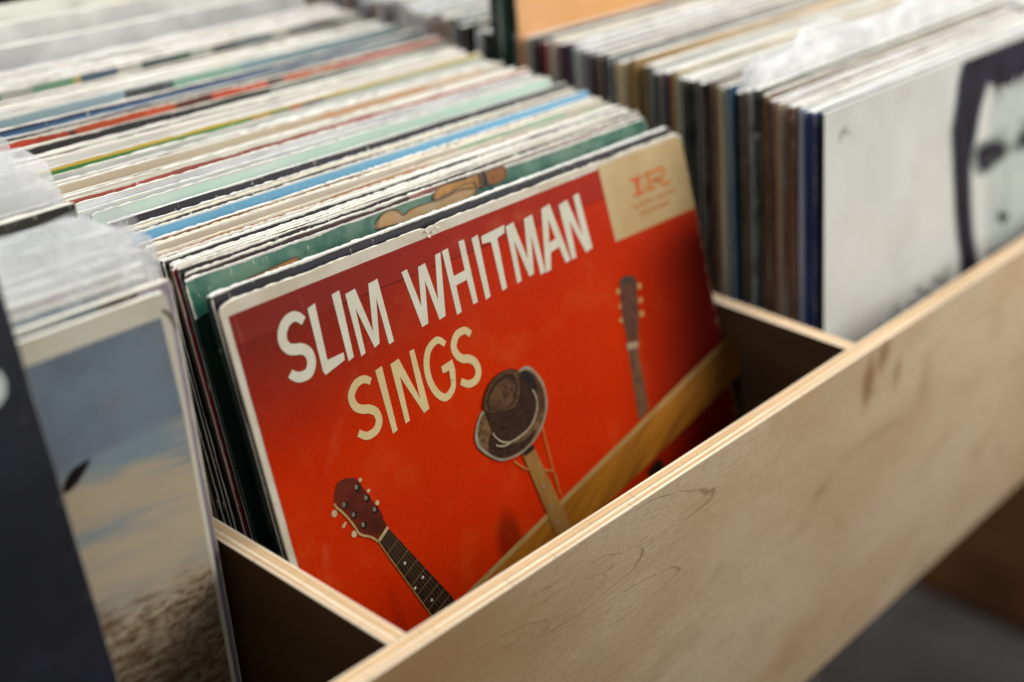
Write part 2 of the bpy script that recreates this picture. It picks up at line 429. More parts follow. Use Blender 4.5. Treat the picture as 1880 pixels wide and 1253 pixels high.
 'centre':[(0.1208,0.0041,0.0058),(0.1377,0.0021,0.0128),(0.1426,0.0016,0.0028),(0.145,0.002,0.0009),(0.1477,0.0024,0.0007),(0.1504,0.0031,0.0003),(0.1537,0.001,0.0002),(0.1564,0.0021,0.0017),(0.159,0.005,0.0005),(0.1653,0.0027,0.0014),(0.1722,0.001,0.0042),(0.1736,0.0037,0.0005),(0.1851,0.0011,0.0077),(0.1874,0.0048,0.0012),(0.1933,0.0037,0.001),(0.1999,0.0008,0.0029),(0.2032,0.0002,0.0025),(0.211,0.0003,0.0077),(0.2172,0.0003,0.0059),(0.224,0.0003,0.0066),(0.2285,0.0043,0.0042),(0.2331,0.0051,0.0003),(0.2386,0.005,0.0003),(0.2489,0.0049,0.0054),(0.2545,0.0039,0.0006),(0.2629,0.002,0.0046),(0.2677,0.0059,0.0029),(0.2784,0.0035,0.0048),(0.2826,0.0056,0.0007),(0.2889,0.0036,0.0007),(0.2951,0.0021,0.0026),(0.3014,0.0021,0.0042),(0.3111,0.0005,0.0075),(0.3145,0.0004,0.003),(0.3196,0.01,0.0047),(0.3367,0.0051,0.0071),(0.3431,0.0102,0.0013),(0.3542,0.0133,0.0009),(0.3784,0.0094,0.011),(0.3888,0.0127,0.001),(0.4025,0.004,0.001)],
 'right':[(0.0061,0.008),(0.0148,0.0037),(0.0193,0.0051),(0.0275,0.0041),(0.0321,0.0042),(0.0368,0.0045),(0.0423,0.0046),(0.0478,0.0046),(0.0533,0.0054),(0.0596,0.0054),(0.0657,0.0026),(0.0687,0.004),(0.0733,0.0041),(0.0779,0.0026),(0.081,0.0041),(0.0861,0.0049),(0.0902,0.0041),(0.0948,0.0034),(0.0988,0.0034),(0.1027,0.0053),(0.109,0.005),(0.1146,0.0043),(0.1195,0.0062),(0.1267,0.0075),(0.1352,0.0084),(0.1448,0.0061),(0.1519,0.0057),(0.1582,0.005),(0.1634,0.005),(0.1694,0.0059),(0.1754,0.0042),(0.1806,0.0064),(0.1881,0.0073),(0.1965,0.0057),(0.2033,0.0057),(0.2101,0.0058),(0.217,0.0058)],
 'dancer':[[(1079,3087),(1095,3125),(1137,3145),(1188,3150),(1233,3135),(1263,3106),(1311,3120),(1404,3122),(1478,3119),(1565,3129),(1670,3144),(1763,3140),(1745,3083),(1496,3060),(1277,3071)],[(1478,3119),(1472,3148),(1518,3173),(1592,3177),(1706,3170),(1814,3171),(1802,3111),(1657,3128),(1546,3118)],[(1814,3171),(1847,3174),(1851,3112),(1807,3101)],[(1862,3171),(1988,3168),(1985,3107),(1857,3105)],[(230,3072),(327,3081),(434,3086),(545,3095),(591,3092),(566,3065),(409,3057),(256,3045)]],
}
CAMLOC = (-.3211, -.314, .3495)
CAMR = ((0.65423731, -0.31578541, 0.68720675), (-0.75538608, -0.31724361, 0.57336581), (0.03695139, -0.89422372, -0.44609251))
FOCUS, FSTOP = .652, 3.2
WORLD = .09
LIGHTS = [
    ('window_light', (-.15, .6, 1.8), (.15, .1, 0), (1.8, 1.4), 55, (.96, .985, 1)),
    ('shop_light', (1.38, -.78, .8), (.35, .05, -.02), (1.1, .9), 24, (1, .97, .93)),
]
RINGS = ((.12, -.013, .076, .012, -.13), (.075, -.025, .069, .012, -.12), (.13, -.052, .047, .008, -.08), (.21, -.009, .023, .005, 0), (.03, -.028, .045, .008, -.1))

# ----------------------------------------------------------------- the bin
def ply_face(name, base=lin('#ead4b2'), darkest=lin('#bd966a')):
    t = NT(name)
    vec, x, y, z = t.coords()
    cloud = t.noise(vec, 1, (5, 5, 10), 5, .55, .3)
    cloud2 = t.noise(vec, 1, (14, 14, 40), 4, .55, .4, off=(4, 1, 7))
    streak = t.noise(vec, 1, (9, 9, 240), 3, .6, .2)
    fine = t.noise(vec, 1, (130, 400, 1500), 4, .65)
    pith = t.noise(vec, 900, (.7, 1, 1.5), 3, .7)
    col = t.mix(t.maprange(cloud, .36, .7, 0, .6), base, gain(darkest, 1.2))
    col = t.mix(t.maprange(cloud2, .5, .76, 0, .3), col, lin('#94693e'))
    col = t.mix(t.maprange(cloud2, .48, .3, 0, .3), col, lin('#dcc8ac'))
    col = t.mix(t.maprange(streak, .5, .72, 0, .22), col, gain(darkest, .95))
    col = t.mix(t.maprange(fine, .45, .68, 0, .4), col, gain(darkest, .82))
    col = t.mix(t.maprange(pith, .46, .72, 0, .45), col, gain(darkest, .7))
    warm = t.maprange(t.math('ADD', x, t.math('MULTIPLY', t.math('SUBTRACT', cloud2, .5), .12)), .17, -.03)  # browner left end: wood tone plus shade put into the colour
    col = t.mix(t.math('MULTIPLY', warm, .62), col, lin('#a4733a'))
    # cathedral grain: the curved tips of a few growth rings, broken and wavering
    wav = t.noise(vec, 1, (16, 16, 34), 3, .55, off=(3, 0, 1))
    brk = t.maprange(t.noise(vec, 1, (34, 34, 60), 3, .6, off=(9, 2, 4)), .3, .55)
    line = None
    for cx, cz, rx_, rz_, rot in RINGS:
        dx, dz = t.math('SUBTRACT', x, cx), t.math('SUBTRACT', z, cz)
        ca, sa = math.cos(rot), math.sin(rot)
        u = t.math('ADD', t.math('MULTIPLY', dx, ca / rx_), t.math('MULTIPLY', dz, sa / rx_))
        v = t.math('ADD', t.math('MULTIPLY', dx, -sa / rz_), t.math('MULTIPLY', dz, ca / rz_))
        r = t.math('SQRT', t.math('ADD', t.math('MULTIPLY', u, u), t.math('MULTIPLY', v, v)))
        r = t.math('ADD', r, t.math('MULTIPLY', t.math('SUBTRACT', wav, .5), 1.0))
        k = None
        for lev, st_ in ((1.0, 1.0), (.5, .35)):
            a = t.maprange(t.math('ABSOLUTE', t.math('SUBTRACT', r, lev)), .006, .04, st_, 0)
            k = a if k is None else t.math('MAXIMUM', k, a)
        k = t.math('MULTIPLY', k, t.maprange(u, -.75, .1))
        line = k if line is None else t.math('MAXIMUM', line, k)
    line = t.math('MULTIPLY', line, brk)
    col = t.mix(t.math('MULTIPLY', line, .5), col, lin('#69441f'))
    dash = t.maprange(t.noise(vec, 1, (60, 400, 420), 2, .5, off=(1, 5, 2)), .76, .8, 0, .3)
    col = t.mix(dash, col, lin('#66482c'))
    def spot(cx, cz, rx, rz, rot=0.0, soft=1.2):
        dx, dz = t.math('SUBTRACT', x, cx), t.math('SUBTRACT', z, cz)
        ca, sa = math.cos(rot), math.sin(rot)
        u = t.math('ADD', t.math('MULTIPLY', dx, ca / rx), t.math('MULTIPLY', dz, sa / rx))
        v = t.math('ADD', t.math('MULTIPLY', dx, -sa / rz), t.math('MULTIPLY', dz, ca / rz))
        r = t.math('SQRT', t.math('ADD', t.math('MULTIPLY', u, u), t.math('MULTIPLY', v, v)))
        r = t.math('ADD', r, t.math('MULTIPLY', t.math('SUBTRACT', t.noise(vec, 60, detail=3), .5), .8))
        return t.maprange(r, .1, soft, 1, 0)
    st = t.math('MAXIMUM', spot(.352, -.021, .0075, .018, .1, 1.5), t.math('MULTIPLY', spot(.3655, -.008, .008, .013, .1, 1.5), .9))
    st = t.math('MAXIMUM', st, t.math('MULTIPLY', spot(.388, -.030, .005, .012, .1, 1.5), .7))
    st = t.math('MAXIMUM', st, t.math('MULTIPLY', spot(.315, -.075, .016, .007, .3), .45))
    st = t.math('MAXIMUM', st, t.math('MULTIPLY', spot(.43, -.05, .012, .02, .2), .35))
    col = t.mix(t.math('MULTIPLY', st, .68), col, lin('#84521f'))
    return t.finish(col, .62, .22, fine, .18, .0004)

def ply_edge(name, axis, lo, hi):
    """end grain of birch plywood: bands across the thickness"""
    t = NT(name)
    vec, x, y, z = t.coords()
    a = {'x': x, 'y': y}[axis]
    st = (1, 1, 1)
    st = (12, 500, 12) if axis == 'y' else (500, 12, 12)
    n = t.noise(vec, 1, st, 4, .6)
    st2 = (400, 60, 60) if axis == 'y' else (60, 400, 60)
    n2 = t.noise(vec, 1, st2, 3, .6)
    f = t.math('DIVIDE', t.math('SUBTRACT', a, lo), hi - lo)
    f = t.math('ADD', f, t.math('MULTIPLY', t.math('SUBTRACT', t.noise(vec, 1, (8, 8, 8), 3), .5), .03))
    c1, c2, c3 = lin('#ead6b8'), lin('#c7a67c'), lin('#8d6a44')
    base = t.ramp(f, [(0, c1), (.13, c1), (.155, c3), (.185, c2), (.30, c2), (.325, c1), (.45, c1), (.475, c3), (.51, c2), (.66, gain(c2, 1.08)), (.82, c2), (.86, c1), (.95, c1), (1, c2)])
    base = t.mix(t.maprange(n, .4, .7, 0, .35), base, c3)
    base = t.mix(t.maprange(n2, .55, .75, 0, .35), base, gain(c3, .8))
    return t.finish(base, .7, .2, n2, .3, .0004)

wood_face = ply_face('plywood_face')
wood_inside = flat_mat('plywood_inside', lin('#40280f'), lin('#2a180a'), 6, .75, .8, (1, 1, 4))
bin_root = bpy.data.objects.new('record_bin', None)
C.objects.link(bin_root)
bin_root.location = (0, 0, ZB - .012)
tag(bin_root, 'plywood record bin with thin dividers and a pale wooden front board', 'record bin')
bin_inv = Matrix.Translation(bin_root.location).inverted()
def board(name, a, b, face, edge, edge_dir=(0, 0, 1), inner=None):
    bm = bmesh.new()
    box_bm(bm, a, b, .0008)
    for f in bm.faces:
        f.normal_update()
        if f.normal.z > .6:
            f.material_index = 1
        elif inner and f.normal.y > .5:
            f.material_index = 2
    me = bpy.data.meshes.new(name)
    bm.to_mesh(me)
    bm.free()
    o = link(name, me, [face, edge] + ([inner] if inner else []), bin_root, 35)
    o.matrix_parent_inverse = bin_inv
    return o
XL, XR = -.371, 1.063
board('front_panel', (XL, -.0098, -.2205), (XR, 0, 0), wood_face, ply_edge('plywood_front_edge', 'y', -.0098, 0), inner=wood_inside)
DIV = [(-.3605, -.3505), (-.01, -.0002), (.3402, .35), (.6905, .7005), (1.041, 1.051)]
for i, (a, b) in enumerate(DIV):
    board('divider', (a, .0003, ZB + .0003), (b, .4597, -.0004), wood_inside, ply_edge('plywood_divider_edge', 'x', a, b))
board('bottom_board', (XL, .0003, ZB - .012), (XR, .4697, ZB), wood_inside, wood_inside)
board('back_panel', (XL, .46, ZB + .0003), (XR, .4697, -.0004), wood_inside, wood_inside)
nail_m = flat_mat('nail_metal', lin('#8d8172'), lin('#5a4c3c'), 300, .4)
for x, z in ((.3465, -.0178), (-.0051, -.0165), (-.3555, -.017), (.6955, -.017), (1.046, -.017)):
    bm = bmesh.new()
    bmesh.ops.create_cone(bm, cap_ends=True, segments=20, radius1=.0021, radius2=.0017, depth=.0006)
    bmesh.ops.create_cone(bm, cap_ends=True, segments=12, radius1=.0012, radius2=.0009, depth=.0004, matrix=Matrix.Translation((0, 0, .0004)))
    o = from_bm('nail', bm, nail_m, bin_root, 30)
    o.matrix_parent_inverse = bin_inv
    o.matrix_world = Matrix.Translation((x, -.0101, z)) @ Matrix.Rotation(R(90), 4, 'X')

# ----------------------------------------------------------------- red cover in front of the middle row
red_root = bpy.data.objects.new('record_sleeve', None)
C.objects.link(red_root)
LEAN = R(20)
stand(red_root, .0065, .006, LEAN)
tag(red_root, 'red record sleeve with white hand lettered title, two guitars and a brown hat', 'record', 'record sleeves in the middle row')
W0, H0 = .3222, .3149
rnd = random.Random(4)
cream_edge = edge_mat('worn_cream_board', lin('#e9e1cf'), .35)
sp = spine_mat('cream_spine', lin('#d6c8ac'))
t = NT('cream_border_paper')
vec, x, y, z = t.coords()
n = t.noise(vec, 40, detail=6)
n2 = t.noise(vec, 260, detail=5)
colb = t.mix(t.maprange(n, .4, .68, 0, .6), lin('#e2d8c4'), lin('#c9b795'))
colb = t.mix(t.maprange(n2, .64, .74, 0, .5), colb, lin('#8d7450'))
cream_paper = t.finish(colb, .7, .25, n2, .25, .0004)
nick = lambda x: .45 * sum(d * math.exp(-((x - c) / w) ** 2) for c, w, d in ((.0, .006, .0016), (.045, .008, .0010), (.121, .0022, .0026), (.126, .0016, .0014), (.185, .003, .0007), (.262, .006, .0006), (.322, .006, .0015)))
me = sleeve_mesh(W0, H0, .0016, rnd, nx=110, bow=0, rag=.00018, rc=.0042, drop=nick)
sl = link('sleeve_board', me, [cream_paper, cream_edge, sp], red_root, 35)

t = NT('red_printed_field')
vec, x, y, z = t.coords()
def dist(cx, cz, sx=1.0, sz=1.0):
    a = t.math('DIVIDE', t.math('SUBTRACT', x, cx), sx)
    b = t.math('DIVIDE', t.math('SUBTRACT', z, cz), sz)
    return t.math('SQRT', t.math('ADD', t.math('MULTIPLY', a, a), t.math('MULTIPLY', b, b)))
red = lin('#dc3400')
soft = t.noise(vec, 14, detail=4)
leather = t.noise(vec, 520, (1, 1, 1.7), 4, .6, .4)
col = t.mix(t.maprange(soft, .35, .7, 0, .5), red, lin('#cc2800'))
col = t.mix(t.maprange(leather, .3, .72, 0, .34), col, lin('#a01400'))
col = t.mix(t.maprange(t.noise(vec, 34, detail=4, off=(7, 3, 1)), .5, .7, 0, .28), col, lin('#d85a22'))
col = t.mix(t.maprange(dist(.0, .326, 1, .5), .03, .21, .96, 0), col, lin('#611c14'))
# the printed backdrop fades to dark at its right-hand side
col = t.mix(t.math('MULTIPLY', t.maprange(t.math('ADD', x, t.math('MULTIPLY', z, -.32)), .15, .245), t.maprange(z, .285, .25)), col, lin('#4a0500'))
hs = T['hatshadow'][0]
col = t.mix(t.maprange(dist(hs[0] / 1e4 - .001, hs[1] / 1e4 - .006, .011, .02), .45, 1.1, .62, 0), col, lin('#5c0c00'))
col = t.mix(t.maprange(dist(.047, .125, .006, .05), .3, 1.1, .35, 0), col, lin('#6a0e00'))
above = t.maprange(t.math('ADD', z, t.math('MULTIPLY', t.math('SUBTRACT', soft, .5), .0015)), .2958, .2966)
col = t.mix(t.math('MULTIPLY', above, .5), col, lin('#93302e'))
col = t.mix(t.math('MULTIPLY', t.maprange(z, .24, .31), .22), col, lin('#b04a40'))
cr = t.maprange(t.math('ABSOLUTE', t.math('SUBTRACT', z, .2962)), 0, .0005, 1, 0)
crw = t.math('MULTIPLY', cr, t.maprange(t.noise(vec, 70), .35, .6))
col = t.mix(t.math('MULTIPLY', crw, .7), col, lin('#4e0c08'))
scuff = t.maprange(t.noise(vec, 900, (1, 1, .3), 2), .76, .8, 0, .55)
scuff = t.math('MULTIPLY', scuff, t.maprange(t.noise(vec, 30), .5, .68))
col = t.mix(scuff, col, lin('#d8906a'))
pale = t.maprange(t.noise(vec, 1, (260, 1, 22), 2, off=(4, 0, 2)), .66, .76, 0, .25)
col = t.mix(t.math('MULTIPLY', pale, t.maprange(z, .24, .3)), col, lin('#c07a72'))
ring = t.maprange(t.math('ABSOLUTE', t.math('SUBTRACT', dist(.161, .158), .147)), .0, .005, .3, 0)
ring = t.math('MULTIPLY', ring, t.maprange(x, .27, .24))
ring = t.math('MULTIPLY', ring, t.maprange(t.noise(vec, 45, detail=5, off=(2, 6, 3)), .45, .68))
col = t.mix(ring, col, lin('#d8754c'))
edgew = t.math('MINIMUM', t.math('SUBTRACT', .3222, x), z)
col = t.mix(t.math('MULTIPLY', t.maprange(edgew, 0, .0014, .6, 0), t.maprange(t.noise(vec, 260, detail=5, off=(5, 5, 1)), .46, .58)), col, lin('#caa27c'))
grain = leather
bmp = t.math('ADD', grain, t.math('MULTIPLY', crw, -1.5))
red_m = t.finish(col, t.maprange(grain,   .3, .7, .6, .72), .03, bmp, .3, .0003)
# left and top borders stay bare; their edge is a little uneven
wob = wobble(rnd, 6, 30, 300)
left = [(34 + 1.5 * wob(v / 1e4), v) for v in range(20, 3080, 60)]
field = [(34, 3090)] + [(u, 3092 + 22 * u / 2471 + 1.2 * wob(u / 1e4 + 2)) for u in range(60, 2471, 60)] + [(2471, 3116), (2488, 2719), (3222, 2714), (3222, 20)] + left
decal('printed_field', [[field]], red_m, red_root, 1)
bei = NT('beige_panel_print')
vec, x, y, z = bei.coords()
n = bei.noise(vec, 20, detail=5)
c_ = bei.mix(bei.maprange(n, .35, .7), lin('#d6bb8a'), lin('#c3a26a'))
c_ = bei.mix(bei.math('MULTIPLY', bei.maprange(x, .285, .325), .45), c_, lin('#a5834a'))
ck = bei.maprange(bei.math('ABSOLUTE', bei.math('SUBTRACT', z, bei.math('ADD', .2962, bei.math('MULTIPLY', bei.math('SUBTRACT', n, .5), .004)))), 0, .0005, .35, 0)
c_ = bei.mix(ck, c_, lin('#8a6c40'))
edge_d = bei.math('MINIMUM', bei.math('SUBTRACT', x, .2475), bei.math('SUBTRACT', z, .2715))
c_ = bei.mix(bei.maprange(edge_d, .0, .0016, .7, 0), c_, lin('#c8842c'))
bei_m = bei.finish(c_, .5, .3, bei.noise(vec, 500, detail=3), .15, .0003)
decal('label_panel', [[[(2471, 3119), (2488, 2719), (3219, 2714), (3219, 3095), (3206, 3118), (3180, 3131), (2900, 3130), (2473, 3127)]]], bei_m, red_root, 2)

white_l = flat_mat('white_lettering', lin('#e9e3cc'), lin('#d9d0b6'), 60)
cream_l = flat_mat('cream_lettering', lin('#e8cf96'), lin('#d8bd84'), 60)
def blunt(ring, r=.32):
    return ring
for rings in T['let']['TITLE']:
    decal('title_letter', [rings], white_l, red_root, 2)
strokes('title_letter', [T['let']['CURVES'][0]], 43, white_l, red_root, 2, 8, lambda s: .86 + .26 * math.sin(math.pi * s) ** .5 * (1 if s < .95 else .95))
for rings in T['let']['SINGS'][:2]:
    decal('subtitle_letter', [rings], cream_l, red_root, 2)
for c_ in T['let']['CURVES'][1:3]:
    strokes('subtitle_letter', [c_], 37, cream_l, red_root, 2, 8, lambda s: .88 + .2 * math.sin(math.pi * s))
gq = [[q] for q in ribbon(T['let']['CURVES'][3], 34, 8, lambda s: .85 + .25 * math.sin(math.pi * s))]
g1 = decal('subtitle_letter', gq, cream_l, red_root, 2)
decal('letter_spur', T['let']['SINGS'][2:], cream_l, g1, 3)

A = T['art']
brown = flat_mat('hat_felt', lin('#5e3a24'), lin('#3c2214'), 260, .85, .9)
brown_d = flat_mat('hat_felt_shade', lin('#452817'), lin('#27150d'), 420, .85, .95)
felt_l = flat_mat('hat_felt_light', lin('#80603a'), lin('#4e361e'), 420, .85, .95)
felt_m = flat_mat('hat_felt_mid', lin('#6c4c30'), lin('#432c1b'), 420, .85, .95)
black_p = flat_mat('black_ink', lin('#191214'), lin('#241a18'), 90)
pale_p = flat_mat('pale_trim_ink', lin('#a99d87'), lin('#75694f'), 300)
tan_p = flat_mat('neck_wood_ink', lin('#a9793a'), lin('#8f6128'), 200, .5, .7, (1, 1, .2))
def plank_print(name, a, b, k):
    t = NT(name)
    vec, x, y, z = t.coords()
    rot = t.n('Mapping')
    rot.inputs['Rotation'].default_value = (0, R(26), 0)
    t.l(vec, rot.inputs[0])
    n = t.noise(rot.outputs[0], 1, (14, 14, 190), 4, .6, .3)
    c = t.mix(t.maprange(n, .36, .7), a, b)
    c = t.mix(t.maprange(x, .25, .325, 0, .8), c, lin('#2c1402'))
    return t.finish(c, .45, .3)
plank_m = plank_print('plank_ink', lin('#b87418'), lin('#8a4c0c'), 1)
plank_t = plank_print('plank_top_ink', lin('#c29a5c'), lin('#a87f3e'), 1)
decal('printed_plank', [[A['plank']]], plank_m, red_root, 3)
decal('printed_plank', [[A['plank_top']]], plank_t, red_root, 4)
dk = flat_mat('dark_body_ink', lin('#1c0f0a'), lin('#2c1a10'), 120)
decal('printed_guitar', [[A['body_right']]], dk, red_root, 2)
neck_r = flat_mat('neck_right_ink', lin('#7a5230'), lin('#4a301c'), 300, .55, .9, (1, 1, .4))
decal('printed_guitar', [[A['neck_right']]], neck_r, red_root, 2)
head_r = flat_mat('headstock_right_ink', lin('#6e3c20'), lin('#3c2416'), 300, .55, .95)
decal('printed_guitar', [[A['head_right']]], head_r, red_root, 3)
decal('printed_guitar', [[A['head_right_tip']]], flat_mat('headstock_tip_ink', lin('#3a2c22'), lin('#5a4a36'), 300), red_root, 4)
strokes('printed_guitar', [A['nut_right'][:2], A['nut_right'][2:]], 12, pale_p, red_root, 4, 1)
decal('printed_guitar', [[A['nut_right']]], flat_mat('nut_ink', lin('#b39d74'), lin('#8f7a54'), 200), red_root, 5)
yel = flat_mat('tuner_ink', lin('#d0a25a'), lin('#b08440'), 200)
decal('printed_guitar', [[disc(c, abs(rx[0] - c[0]) * 1.0, abs(ry[1] - c[1]), 12)] for c, rx, ry in T['tuners_right']], yel, red_root, 2)

# middle neck, string and hat
strokes('printed_hat', T['hat_string'], 9, flat_mat('hat_string_ink', lin('#cf8438'), lin('#b86a24'), 200), red_root, 5, 5)
decal('printed_guitar', [[A['neck_mid']]], tan_p, red_root, 6)
decal('printed_guitar', [[A['neck_mid_cap']]], dk, red_root, 7)
decal('printed_guitar', [[disc(c, 8, 9, 10)] for c in T['neck_mid_dots']], pale_p, red_root, 7)
for nm, mat, ly in (('brim_edge', pale_p, 8), ('brim', felt_l, 9), ('brim_dark', brown_d, 10), ('hat_inside', brown, 10), ('hat_hole', black_p, 11),
                    ('crown', brown_d, 12), ('crown_ridge', felt_m, 13), ('crown_ring', brown_d, 14), ('crown_dent', felt_m, 15)):
    decal('printed_hat', [[smooth(A[nm], 4, True)]], mat, red_root, ly, .00009)
strokes('printed_hat', T['hat_cord'], 7, flat_mat('hat_cord_ink', lin('#cbb89c'), lin('#a08c70'), 200), red_root, 13, 5)

# left guitar
mah = flat_mat('headstock_left_ink', lin('#6e2410'), lin('#4a1a0c'), 90, .4, .9)
decal('printed_guitar', [[disc(c, abs(rx[0] - c[0]), abs(ry[1] - c[1]), 14)] for c, rx, ry in T['tuners_left']] + [[A['tuner_side']]], flat_mat('tuner_left_ink', lin('#d8c294'), lin('#b99d68'), 200), red_root, 2)
decal('printed_guitar', [[A['head_left']]], mah, red_root, 3)
strokes('printed_guitar', [T['head_binding']], 11, flat_mat('binding_ink', lin('#c08c50'), lin('#d8b888'), 200), red_root, 4, 5)
decal('printed_guitar', [[disc((c[0] + 5, c[1] - 2), 17, 17, 12)] for c in T['posts_left']], dk, red_root, 4)
decal('printed_guitar', [[disc((c[0] - 3, c[1] + 3), 10, 11, 12)] for c in T['posts_left']], flat_mat('post_ink', lin('#8f836c'), lin('#5f5646'), 200), red_root, 5)
decal('printed_guitar', [[A['board_left']]], flat_mat('fretboard_ink', lin('#35200f'), lin('#241409'), 130, .5, .8), red_root, 3)
strokes('printed_guitar', T['frets_left'], 5, flat_mat('fret_ink', lin('#7d6440'), lin('#5e4a2e'), 200), red_root, 4, 1)
strokes('printed_guitar', T['strings_left'], 2.4, flat_mat('string_ink', lin('#6a5638'), lin('#4d3c26'), 200), red_root, 5, 1)
decal('printed_guitar', [[disc(c, 8, 8, 10)] for c in T['dots_left']], flat_mat('inlay_ink', lin('#d9d2bc'), lin('#b5ab90'), 200), red_root, 6)
strokes('printed_guitar', [T['nut_left']], 16, flat_mat('nut_left_ink', lin('#cdb27c'), lin('#a88c58'), 200), red_root, 6, 1)
strokes('printed_guitar', [T['board_binding']], 7, flat_mat('board_binding_ink', lin('#a8813e'), lin('#7c5a24'), 200), red_root, 4, 1)
# label mark and two small lines under it
org = flat_mat('orange_label_ink', lin('#dd5a1c'), lin('#d2762e'), 60)
org2 = flat_mat('pale_orange_ink', lin('#d98240'), lin('#cf9450'), 60)
decal('label_mark', T['logo'], org, red_root, 3)
strokes('label_mark', T['logo_R'], 24, org2, red_root, 3, 5)
rl = random.Random(9)
gl = []
for (a, b), cnt in zip(T['logo_lines'], (17, 13)):
    dx, dy = (b[0] - a[0]) / cnt, (b[1] - a[1]) / cnt
    for i in range(cnt):
        if i in (8,) and cnt == 17:
            continue
        p = (a[0] + dx * i, a[1] + dy * i)
        u = lambda s, q: (p[0] + dx * s, p[1] + dy * s + q)
        gl.append([u(.1, -12), u(.1, 12)])
        gl.append(rl.choice([[u(.1, 12), u(.65, 12)], [u(.65, -12), u(.65, 12)], [u(.1, 0), u(.6, 0)], [u(.1, -12), u(.65, 12)]]))
        if rl.random() < .6:
            gl.append([u(.1, -12), u(.6, -12)])
strokes('label_lines', gl, 6, org2, red_root, 3, 1)
# torn spot of paper standing up from the top border
bm = bmesh.new()
for i in range(7):
    cx, cz = .1215 + rnd.uniform(-.004, .005), .3125 + rnd.uniform(-.0014, .0012)
    a = rnd.uniform(0, 6.28)
    L = rnd.uniform(.0012, .003)
    p = [Vector((cx, -.0004, cz)), Vector((cx + L * math.cos(a), -.0012 - rnd.random() * .001, cz + .6 * L * math.sin(a))), Vector((cx + .5 * L * math.cos(a + 1.2), -.0006, cz + .5 * L * math.sin(a + 1.2)))]
    bm.faces.new([bm.verts.new(q) for q in p])
from_bm('torn_paper', bm, cream_paper, red_root)

# ----------------------------------------------------------------- rows of sleeves
EDGE = {
    'cream': edge_mat('cream_board_edge', lin('#f0eadb'), .25),
    'white': edge_mat('white_board_edge', lin('#f3f1e8'), .2),
    'tan': edge_mat('tan_board_edge', lin('#e9d8ba'), .3),
    'grey': edge_mat('grey_board_edge', lin('#dcdcd4'), .3, '#77736a'),
    'worn': edge_mat('frayed_board_edge', lin('#dcd8c8'), .9, '#5c5348'),
    'pink': edge_mat('pinkish_board_edge', lin('#e8d8d0'), .5, '#a06a60'),
    'black': edge_mat('black_board_edge', lin('#2a2628'), .2),
    'orange': edge_mat('orange_board_edge', lin('#e7b078'), .3),
    'blue': edge_mat('blue_grey_board_edge', lin('#bccbd0'), .45, '#5f7884'),
}
PLASTIC = plastic_mat('clear_film', alpha=.28)
PLASTIC_M = plastic_mat('milky_film', (.9, .905, .905), .52, .17, .35)
PLASTIC_G = plastic_mat('glossy_film', (  .95, .955, .96), .6, .08, 1.0)
SP = {}
def spine(h):
    if h not in SP:
        SP[h] = spine_mat('spine_' + 'print', lin(h))
    return SP[h]
cnt = [0]
ROW = {}
def record(row, desc, x, y, lean, T_, face, edge='cream', spn='#b9a888', face2=None, strips=None, wear=.0012, film=None, dz=0.0, nx=48, W=.32, H=.316, over=.006, bow=.0004, rag=.00018, label=None, band=None, crumple=.0012, solid=False, fleft=-.003, name='record_sleeve', cat='record', nscale=22):
    cnt[0] += 1
    rnd = random.Random(cnt[0] * 7 + 3)
    cm = cover_mat(name + '_cover', face, face2, strips, wear, W, H, band=band, nscale=nscale)
    me = sleeve_mesh(W, H, max(T_, .0011), rnd, nx, bow, rag, rnd.choice((.0015, .0025, .0035)), mouth=(rnd.choice((0, .002, .003)) if cat == 'record' and T_ > .0015 and not solid else 0))
    o = link(name, me, [cm, EDGE[edge], spine(spn)], None, 35)
    stand(o, x, y, lean, dz, R(rnd.uniform(-.12, .12)))
    ROW.setdefault(row, []).append((o, desc, label, cat))
    if film:
        plastic_sleeve(W, H, max(T_, .0011), rnd, film, o, over, crumple=crumple, left=fleft)
    return o

def bottom_y(ytop, lean, H=.316):
    return ytop - math.sin(lean) * H
def lean_mid(y):
    return R(20 - (min(max(y, .114), .44) - .114) / .326 * 11)

h = lin
def bright(c, k=1.45):
    return gain(lin(c), k)
